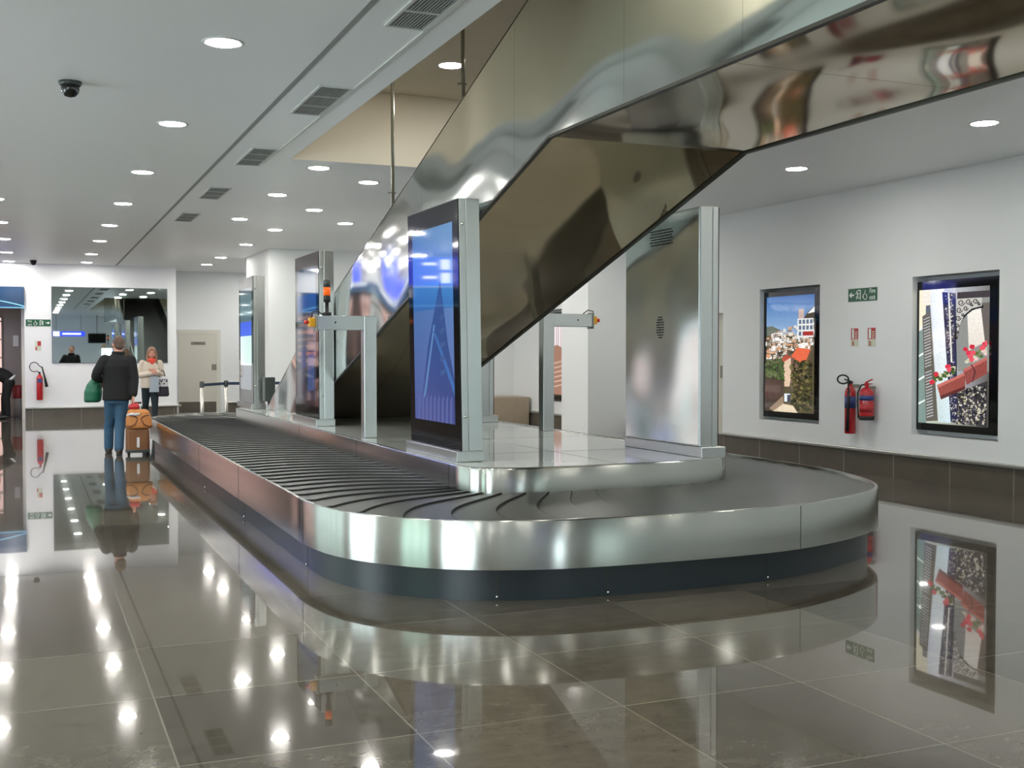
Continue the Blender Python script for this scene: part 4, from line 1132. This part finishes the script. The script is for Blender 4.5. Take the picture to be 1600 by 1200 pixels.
t = thing('hanging_monitor', 'dark hanging monitor behind the camera, seen in the mirror', 'monitor', o)
MB(o).box(2.85, 3.75, -7.1, -7.03, 2.1, 2.62, 0.01).build('screen', M['black'], t)
MB(o).tube([(3.3, -7.06, 2.6), (3.3, -7.06, H)], 0.02, 8).build('hanger', M['rod'], t)

# ================================================================ PEOPLE
def limb(b, pts, n=14):
    """tapered limb through joints [(point, radius)...]"""
    for (p, r), (q, s) in zip(pts, pts[1:]):
        p, q = Vector(p), Vector(q)
        b.tube([p, q], [r, s], n)
        b.ball(p, r); b.ball(q, s)
def torso(b, secs, n=20):
    """elliptical sections [(x, y, z, rx, ry)...]"""
    rings = [[b._v((x + rx * math.cos(2 * PI * i / n), y + ry * math.sin(2 * PI * i / n), z)) for i in range(n)] for x, y, z, rx, ry in secs]
    b.loft(rings)
def hand(b, w, d, thumb, pd, curl=0.6):
    """w wrist, d finger direction, thumb side direction, pd palm-facing direction the fingers curl to"""
    w, d, th, pd = Vector(w), Vector(d).normalized(), Vector(thumb).normalized(), Vector(pd).normalized()
    for k in range(5):                                             # palm
        f = k / 4.0
        for s in (-0.028, -0.010, 0.010, 0.028): b.ball(w + d * (0.015 + 0.075 * f) + th * s * (0.75 + 0.25 * f), 0.0145)
    for i, (s, l) in enumerate(((0.031, 0.070), (0.0105, 0.078), (-0.0105, 0.073), (-0.031, 0.057))):
        p = w + d * 0.088 + th * s; dirn = d.copy(); seg = [(p, 0.0092)]
        for j, fr in enumerate((0.42, 0.33, 0.25)):
            dirn = (dirn + pd * curl * (0.35 + 0.35 * j)).normalized()
            p = p + dirn * l * fr; seg.append((p, 0.0088 - 0.0008 * j))
        limb(b, seg, 8)
    p = w + d * 0.025 + th * 0.030
    d1 = (d * 0.7 + th * 0.75 + pd * 0.25).normalized(); p2 = p + d1 * 0.038; d2 = (d * 0.9 + th * 0.1 + pd * 0.5).normalized(); p3 = p2 + d2 * 0.032
    limb(b, [(p, 0.013), (p2, 0.0105), (p3, 0.0092)], 8)
def head(b, c, s, yaw):
    """head centre c, height s, facing yaw (0 = +Y)"""
    c = Vector(c); R = Matrix.Rotation(yaw, 3, 'Z')
    P = lambda x, y, z: c + R @ Vector((x * s, y * s, z * s))
    def bl(x, y, z, rx, ry, rz): b.ball(P(x, y, z), rx * s, ry * s, rz * s, 20)
    bl(0, -0.03, 0.10, 0.33, 0.40, 0.38)         # skull
    bl(0, 0.08, -0.12, 0.27, 0.30, 0.34)         # face
    bl(0, 0.20, -0.40, 0.13, 0.13, 0.10)         # chin
    for sx in (-1, 1):
        bl(sx * 0.18, 0.14, -0.28, 0.11, 0.17, 0.13)   # jaw
        bl(sx * 0.14, 0.29, -0.06, 0.09, 0.08, 0.08)   # cheek
        bl(sx * 0.34, -0.02, -0.06, 0.035, 0.09, 0.13)  # ear
        bl(sx * 0.12, 0.31, 0.07, 0.10, 0.06, 0.035)    # brow
    b.tube([P(0, 0.36, 0.03), P(0, 0.45, -0.13), P(0, 0.36, -0.16)], [0.035 * s, 0.06 * s, 0.05 * s], 10)   # nose
    bl(0, 0.34, -0.25, 0.10, 0.05, 0.025); bl(0, 0.335, -0.29, 0.085, 0.05, 0.028)                             # lips
    return P
def part(name, me, m, parent, label=None):
    for k in (m if isinstance(m, list) else [m]): me.materials.append(k)
    return link(name, me, parent, label)

# ---- man walking away with the green bag and the trolley case
MX, MY = 1.20, 18.1
man = thing('person', 'man seen from behind in black jacket and jeans pulling a brown case', 'person', (MX, MY, 0))
b = MB()
P = head(b, (0.035, 0.02, 1.655), 0.245, math.radians(10))
limb(b, [((0.03, 0.0, 1.56), 0.058), ((0.02, -0.01, 1.44), 0.066)])
torso(b, [(0.01, 0, 0.88, 0.155, 0.11), (0.01, 0, 1.0, 0.16, 0.115), (0.01, 0, 1.15, 0.155, 0.11), (0.015, -0.01, 1.32, 0.18, 0.115), (0.02, -0.01, 1.42, 0.17, 0.09), (0.02, -0.01, 1.47, 0.08, 0.06)])
LA = [((-0.16, -0.01, 1.42), 0.062), ((-0.265, -0.02, 1.25), 0.05), ((-0.29, 0.02, 1.17), 0.046), ((-0.22, 0.17, 1.12), 0.038), ((-0.20, 0.20, 1.115), 0.032)]
RA = [((0.20, -0.01, 1.42), 0.062), ((0.245, -0.04, 1.16), 0.050), ((0.25, -0.05, 1.12), 0.046), ((0.235, -0.10, 0.91), 0.034), ((0.23, -0.11, 0.88), 0.030)]
limb(b, LA); limb(b, RA)
hand(b, (-0.20, 0.20, 1.11), (0.35, 0.2, -0.9), (0.8, 0.3, 0.3), (0.3, -0.8, -0.2), 0.7)
hand(b, (0.23, -0.115, 0.875), (-0.02, -0.25, -0.95), (-0.2, 0.9, -0.2), (-0.9, -0.2, 0), 0.7)
LL = [((-0.075, 0, 0.90), 0.095), ((-0.085, 0.13, 0.50), 0.062), ((-0.10, 0.17, 0.42), 0.058), ((-0.105, 0.19, 0.10), 0.040)]
RL = [((0.085, 0, 0.90), 0.095), ((0.05, 0.0, 0.50), 0.062), ((0.04, -0.02, 0.42), 0.058), ((0.02, -0.16, 0.11), 0.040)]
limb(b, LL); limb(b, RL)
limb(b, [((-0.105, 0.16, 0.045), 0.036), ((-0.12, 0.36, 0.03), 0.030)]); limb(b, [((0.02, -0.19, 0.05), 0.036), ((0.045, 0.0, 0.03), 0.030)])
body = part('body', fuse(b, 0.0065), M['skin'], man)
b = MB()
torso(b, [(0.01, 0, 0.815, 0.215, 0.165), (0.01, 0, 0.85, 0.213, 0.165), (0.01, 0, 1.0, 0.205, 0.155), (0.01, 0, 1.15, 0.20, 0.15), (0.015, -0.01, 1.32, 0.215, 0.15), (0.02, -0.01, 1.42, 0.20, 0.125), (0.02, -0.01, 1.475, 0.12, 0.09), (0.03, -0.005, 1.53, 0.082, 0.08)])
limb(b, [(p, r + 0.024) for p, r in LA[:4]]); limb(b, [(p, r + 0.026) for p, r in RA[:4]])
b.ball((-0.16, -0.01, 1.40), 0.095); b.ball((0.20, -0.01, 1.40), 0.095)
jk = part('jacket', fuse(b, 0.012, 5), M['jacket'], man, 'black hip-length jacket')
b = MB(); torso(b, [(0.03, 0.0, 1.49, 0.095, 0.09), (0.03, -0.005, 1.535, 0.098, 0.094), (0.03, -0.005, 1.548, 0.088, 0.084)]); b.build('collar', M['jacket'], jk)
b = MB(); torso(b, [(0.01, 0, 0.76, 0.165, 0.125), (0.01, 0, 0.93, 0.17, 0.13)])
limb(b, [(p, r + 0.017) for p, r in LL[:3]] + [((-0.105, 0.185, 0.085), 0.068)]); limb(b, [(p, r + 0.017) for p, r in RL[:3]] + [((0.018, -0.165, 0.095), 0.068)])
part('jeans', fuse(b, 0.012, 4), M['jeans'], man, 'blue jeans')
for pts in ([((-0.105, 0.15, 0.055), 0.048), ((-0.11, 0.25, 0.045), 0.045), ((-0.12, 0.37, 0.034), 0.034)], [((0.02, -0.20, 0.055), 0.048), ((0.03, -0.10, 0.045), 0.045), ((0.045, 0.01, 0.034), 0.034)]):
    b = MB(); limb(b, pts); b.box(pts[0][0][0] - 0.035, pts[0][0][0] + 0.045, pts[0][0][1] - 0.04, pts[2][0][1], 0.0, 0.03); part('shoe', fuse(b, 0.01, 3), M['shoe'], man, 'dark shoe')
b = MB(); b.ball(P(0, -0.09, 0.14), 0.085, 0.098, 0.095, 20); b.ball(P(0, -0.22, -0.08), 0.072, 0.06, 0.07, 20); part('hair', fuse(b, 0.008, 3), M['hair_grey'], man, 'short greying brown hair')
for sx in (-1, 1): MB().ball(P(sx * 0.13, 0.315, 0.0), 0.011).build('eye', M['eye'], body)

t = thing('shoulder_bag', 'dark green bag held at the left side of the man in black', 'bag', (MX - 0.32, MY + 0.17, 0.78))
b = MB(); torso(b, [(-0.02, 0, 0.0, 0.10, 0.10), (-0.01, 0, 0.03, 0.125, 0.13), (0.0, 0, 0.16, 0.13, 0.14), (0.015, 0, 0.27, 0.105, 0.115), (0.03, 0, 0.35, 0.06, 0.06), (0.035, 0, 0.37, 0.03, 0.04)])
part('body', fuse(b, 0.010, 4), M['bag_green'], t)
MB().tube([(0.02, 0.05, 0.33), (0.07, 0.06, 0.40), (0.13, 0.065, 0.31), (0.14, 0.065, 0.25), (0.08, 0.06, 0.22)], 0.012, 8).build('handle', M['bag_green'], t)

t = thing('trolley_case', 'brown wheeled case pulled by the man in black, lower of the stacked bags', 'suitcase', (MX + 0.275, MY - 0.28, 0))
b = MB(); b.box(-0.165, 0.165, -0.10, 0.11, 0.05, 0.40, 0.035); b.build('body', M['brown'], t)
b = MB(); b.box(-0.168, 0.168, -0.104, 0.11, 0.04, 0.09, 0.01); b.build('bumper', M['lens_grey'], t, 'dark bottom bumper')
for sx in (-1, 1):
    MB().lathe((sx * 0.13, -0.06, 0.04), [(0.001, -0.02), (0.038, -0.018), (0.04, 0), (0.038, 0.018), (0.001, 0.02)], 16, (1, 0, 0)).build('wheel', M['black_matt'], t, 'black wheel')
    MB().tube([(sx * 0.07, 0.125, 0.10), (sx * 0.055, 0.132, 0.60), (sx * 0.05, 0.135, 0.77)], 0.008, 8).build('handle_tube', M['bright_edge'], t)
MB().tube([(-0.07, 0.135, 0.775), (0.07, 0.135, 0.775)], 0.014, 10).build('handle_grip', M['black_matt'], t)
MB().box(-0.02, 0.02, -0.115, -0.10, 0.12, 0.27, 0.004).build('luggage_tag', M['bag_stripe'], t, 'pale luggage tag')
t = thing('travel_bag', 'tan travel bag with dark piping riding on the brown wheeled case', 'bag', (MX + 0.28, MY - 0.30, 0.40))
b = MB(); torso(b, [(0.02, 0, 0.0, 0.17, 0.10), (0.02, 0, 0.02, 0.192, 0.12), (0.01, 0, 0.14, 0.185, 0.125), (0.005, 0, 0.25, 0.155, 0.11), (0.0, 0, 0.285, 0.12, 0.08)])
tb = part('body', fuse(b, 0.011, 3), M['tan'], t)
for sx in (-1, 1):
    MB().tube([(0.01 + sx * 0.02, -0.115, 0.15), (0.01 + sx * 0.06, -0.127, 0.07), (0.01 + sx * 0.12, -0.12, 0.035), (0.01 + sx * 0.18, -0.07, 0.04)], 0.008, 8).build('piping', M['piping'], tb, 'dark brown piping')
    MB().tube([(0.01 + sx * 0.02, -0.115, 0.15), (0.01 + sx * 0.07, -0.125, 0.19), (0.01 + sx * 0.14, -0.10, 0.20)], 0.008, 8).build('piping', M['piping'], tb)
MB().tube([(-0.17, -0.10, 0.20), (-0.10, -0.125, 0.22), (-0.03, -0.12, 0.21), (0.02, -0.118, 0.225)], [0.012, 0.02, 0.022, 0.012], 8).build('strap', M['bag_stripe'], t, 'pale strap')
b = MB(); b.ball((0, 0, 0.05), 0.085, 0.06, 0.055); b.ball((0.03, 0.01, 0.06), 0.05, 0.05, 0.05)
o_ = part('folded_garment', fuse(b, 0.01, 3), M['signred'], None); o_.location = (MX + 0.225, MY - 0.30, 0.675)
tag(o_, 'bright red bundle lying on top of the tan travel bag', 'garment')

# ---- woman walking towards the camera
WX, WY = 2.33, 25.0
wom = thing('person', 'woman in beige coat and red scarf walking towards the camera', 'person', (WX, WY, 0))
b = MB()
P = head(b, (0.035, -0.02, 1.545), 0.225, PI)
limb(b, [((0.03, 0.0, 1.46), 0.048), ((0.02, 0.01, 1.35), 0.056)])
torso(b, [(0, 0, 0.82, 0.15, 0.11), (0, 0, 0.93, 0.16, 0.115), (0, 0, 1.05, 0.125, 0.095), (0.01, 0, 1.2, 0.15, 0.10), (0.015, 0.01, 1.31, 0.15, 0.08), (0.02, 0.01, 1.37, 0.07, 0.05)])
wRA = [((-0.15, 0.01, 1.32), 0.052), ((-0.20, 0.02, 1.12), 0.044), ((-0.195, -0.01, 1.06), 0.040), ((-0.02, -0.20, 1.10), 0.032), ((0.0, -0.21, 1.105), 0.026)]
wLA = [((0.19, 0.01, 1.32), 0.052), ((0.24, 0.02, 1.12), 0.044), ((0.24, -0.01, 1.06), 0.040), ((0.13, -0.18, 1.13), 0.032), ((0.11, -0.20, 1.14), 0.026)]
limb(b, wRA); limb(b, wLA)
hand(b, (0.0, -0.21, 1.105), (0.9, -0.1, 0.1), (0, -0.1, 1), (0.1, 0.9, 0), 0.5)
hand(b, (0.11, -0.20, 1.14), (-0.9, -0.1, 0.2), (0, -0.1, 1), (-0.1, 0.9, 0), 0.5)
wRL = [((-0.08, 0, 0.84), 0.09), ((-0.09, 0.06, 0.47), 0.058), ((-0.09, 0.09, 0.42), 0.054), ((-0.10, 0.26, 0.12), 0.036)]
wLL = [((0.08, 0, 0.84), 0.09), ((0.085, -0.06, 0.47), 0.058), ((0.085, -0.07, 0.42), 0.054), ((0.085, -0.08, 0.09), 0.036)]
limb(b, wRL); limb(b, wLL)
limb(b, [((-0.10, 0.28, 0.06), 0.034), ((-0.10, 0.12, 0.025), 0.026)]); limb(b, [((0.085, -0.06, 0.045), 0.034), ((0.09, -0.24, 0.03), 0.026)])
body = part('body', fuse(b, 0.0065), M['skin'], wom)
b = MB(); torso(b, [(0, 0, 0.80, 0.20, 0.145), (0, 0, 0.95, 0.195, 0.14), (0, 0, 1.06, 0.165, 0.12), (0.01, 0, 1.2, 0.185, 0.125), (0.015, 0.01, 1.32, 0.18, 0.10), (0.02, 0.01, 1.37, 0.09, 0.07)])
limb(b, [(p, r + 0.02) for p, r in wRA[:4]]); limb(b, [(p, r + 0.02) for p, r in wLA[:4]])
part('coat', fuse(b, 0.011, 4), M['coat_beige'], wom, 'beige coat')
b = MB(); torso(b, [(0, 0, 0.75, 0.15, 0.11), (0, 0, 0.88, 0.155, 0.115)])
limb(b, [(p, r + 0.013) for p, r in wRL]); limb(b, [(p, r + 0.013) for p, r in wLL]); part('trousers', fuse(b, 0.011, 3), M['trousers'], wom, 'dark trousers')
for pts in ([((-0.10, 0.25, 0.20), 0.054), ((-0.10, 0.29, 0.07), 0.044), ((-0.10, 0.11, 0.035), 0.034)], [((0.085, -0.08, 0.22), 0.054), ((0.085, -0.06, 0.05), 0.044), ((0.09, -0.25, 0.034), 0.034)]):
    b = MB(); limb(b, pts); part('boot', fuse(b, 0.01, 2), M['boots'], wom, 'dark boot')
b = MB(); torso(b, [(0.03, 0, 1.33, 0.10, 0.085), (0.03, -0.01, 1.38, 0.105, 0.095), (0.03, -0.01, 1.42, 0.085, 0.08)]); b.ball((0.035, -0.09, 1.36), 0.05, 0.03, 0.07); part('scarf', fuse(b, 0.009, 3), M['scarf'], wom, 'coral red scarf')
b = MB(); b.ball(P(0, -0.06, 0.16), 0.087, 0.097, 0.088, 20)
for sx in (-1, 1): limb(b, [(P(sx * 0.30, -0.02, 0.1), 0.030), (P(sx * 0.36, -0.02, -0.4), 0.036), (P(sx * 0.38, 0.10, -0.95), 0.030), (P(sx * 0.36, 0.2, -1.35), 0.018)])
limb(b, [(P(0, -0.25, 0), 0.07), (P(0, -0.32, -0.5), 0.07), (P(0, -0.42, -1.1), 0.04)]); part('hair', fuse(b, 0.009, 3), M['hair_brown'], wom, 'long light brown hair')
for sx in (-1, 1): MB().ball(P(sx * 0.13, 0.325, 0.0), 0.011).build('eye', M['eye'], body)
t = thing('shoulder_bag', 'black and white patterned bag on the arm of the woman in beige', 'bag', (WX + 0.245, WY - 0.10, 0.62))
b = MB(); torso(b, [(0, 0, 0.0, 0.10, 0.06), (0, 0, 0.03, 0.13, 0.075), (0, 0, 0.20, 0.115, 0.07), (0, 0, 0.23, 0.10, 0.05)]); part('body', fuse(b, 0.01, 3), M['bag_dark'], t, 'dark lower bag')
b = MB(); torso(b, [(0, 0, 0.205, 0.114, 0.068), (0.0, 0, 0.38, 0.105, 0.055), (0.0, 0, 0.42, 0.06, 0.03)]); part('upper_cloth', fuse(b, 0.01, 3), M['bag_stripe'], t, 'pale patterned upper part')
b = MB()
for k in range(4): b.ball((-0.08 + 0.05 * k, -0.064, 0.27 + 0.05 * (k % 2)), 0.018, 0.008, 0.018); b.ball((-0.06 + 0.045 * k, -0.058, 0.35), 0.014, 0.008, 0.014)
b.build('dark_spots', M['bag_dark'], t)
MB().tube([(-0.06, 0.0, 0.40), (-0.04, 0.02, 0.52), (0.0, 0.03, 0.55), (0.03, 0.02, 0.50), (0.05, 0.0, 0.40)], 0.01, 8).build('strap', M['bag_dark'], t)
t = thing('carrier_bag', 'pale grey carrier bag held in front of the woman in beige', 'bag', (WX + 0.06, WY - 0.25, 0.72))
b = MB(); b.prism([(-0.10, -0.03, 0.0), (0.09, -0.03, 0.0), (0.085, -0.03, 0.32), (-0.075, -0.03, 0.32)], (0, 0.06, 0)); b.build('body', M['bag_grey'], t)
for yy in (-0.03, 0.03): MB().tube([(-0.04, yy, 0.31), (-0.02, yy * .5, 0.39), (0.03, yy * .5, 0.39), (0.05, yy, 0.31)], 0.005, 8).build('handle', M['bag_grey'], t)

# ---- person bending over in the shop opening
BX, BY = -0.45, 29.15
ben = thing('person', 'person in black bending over at the left picture edge by the shop', 'person', (BX, BY, 0))
b = MB()
P = head(b, (-0.66, -0.02, 0.98), 0.235, math.radians(90))
limb(b, [((-0.56, 0, 0.99), 0.055), ((-0.46, 0, 1.02), 0.062)])
b.tube([(0.0, 0, 0.86), (-0.08, 0, 0.98), (-0.25, 0, 1.06), (-0.42, 0, 1.05), (-0.48, 0, 1.02)], [0.12, 0.135, 0.14, 0.13, 0.08], 18)
aL = [((-0.42, -0.16, 1.0), 0.055), ((-0.46, -0.19, 0.76), 0.044), ((-0.56, -0.16, 0.58), 0.030)]; aR = [((-0.42, 0.16, 1.0), 0.055), ((-0.46, 0.19, 0.76), 0.044), ((-0.56, 0.16, 0.58), 0.030)]
limb(b, aL); limb(b, aR)
hand(b, (-0.56, -0.16, 0.57), (-0.4, 0, -0.9), (-0.2, 0.9, 0.1), (-0.2, 0.5, -0.6), 0.5); hand(b, (-0.56, 0.16, 0.57), (-0.4, 0, -0.9), (-0.2, -0.9, 0.1), (-0.2, -0.5, -0.6), 0.5)
lL = [((0.0, -0.09, 0.85), 0.095), ((-0.06, -0.10, 0.47), 0.06), ((-0.05, -0.10, 0.42), 0.058), ((-0.02, -0.10, 0.09), 0.038)]; lR = [((0.0, 0.09, 0.85), 0.095), ((-0.10, 0.10, 0.47), 0.06), ((-0.10, 0.10, 0.42), 0.058), ((-0.12, 0.10, 0.09), 0.038)]
limb(b, lL); limb(b, lR)
limb(b, [((0.0, -0.10, 0.045), 0.034), ((-0.19, -0.10, 0.03), 0.028)]); limb(b, [((-0.10, 0.10, 0.045), 0.034), ((-0.29, 0.10, 0.03), 0.028)])
body = part('body', fuse(b, 0.008), M['skin'], ben)
b = MB(); b.tube([(0.01, 0, 0.90), (-0.08, 0, 0.99), (-0.25, 0, 1.06), (-0.42, 0, 1.05), (-0.50, 0, 1.01)], [0.15, 0.16, 0.165, 0.155, 0.09], 18)
limb(b, [(p, r + 0.02) for p, r in aL]); limb(b, [(p, r + 0.02) for p, r in aR]); part('jacket', fuse(b, 0.012, 4), M['jacket'], ben, 'black jacket')
b = MB(); b.ball((0.0, 0, 0.84), 0.14, 0.155, 0.12); limb(b, [(p, r + 0.02) for p, r in lL]); limb(b, [(p, r + 0.02) for p, r in lR]); part('trousers', fuse(b, 0.012, 3), M['jacket'], ben, 'black trousers')
b = MB(); b.tube([(0.036, 0, 0.885), (0.0, 0, 0.925)], [0.168, 0.170], 20); b.build('waist_band', M['reflective'], ben, 'pale band at the waist')
for x, yy in ((0.0, -0.10), (-0.10, 0.10)):
    b = MB(); limb(b, [((x, yy, 0.05), 0.046), ((x - 0.2, yy, 0.034), 0.034)]); part('shoe', fuse(b, 0.011, 2), M['shoe'], ben, 'dark shoe')
b = MB(); b.ball(P(0, -0.07, 0.14), 0.085, 0.095, 0.092, 20); part('hair', fuse(b, 0.01, 2), M['hair_brown'], ben, 'brown hair')
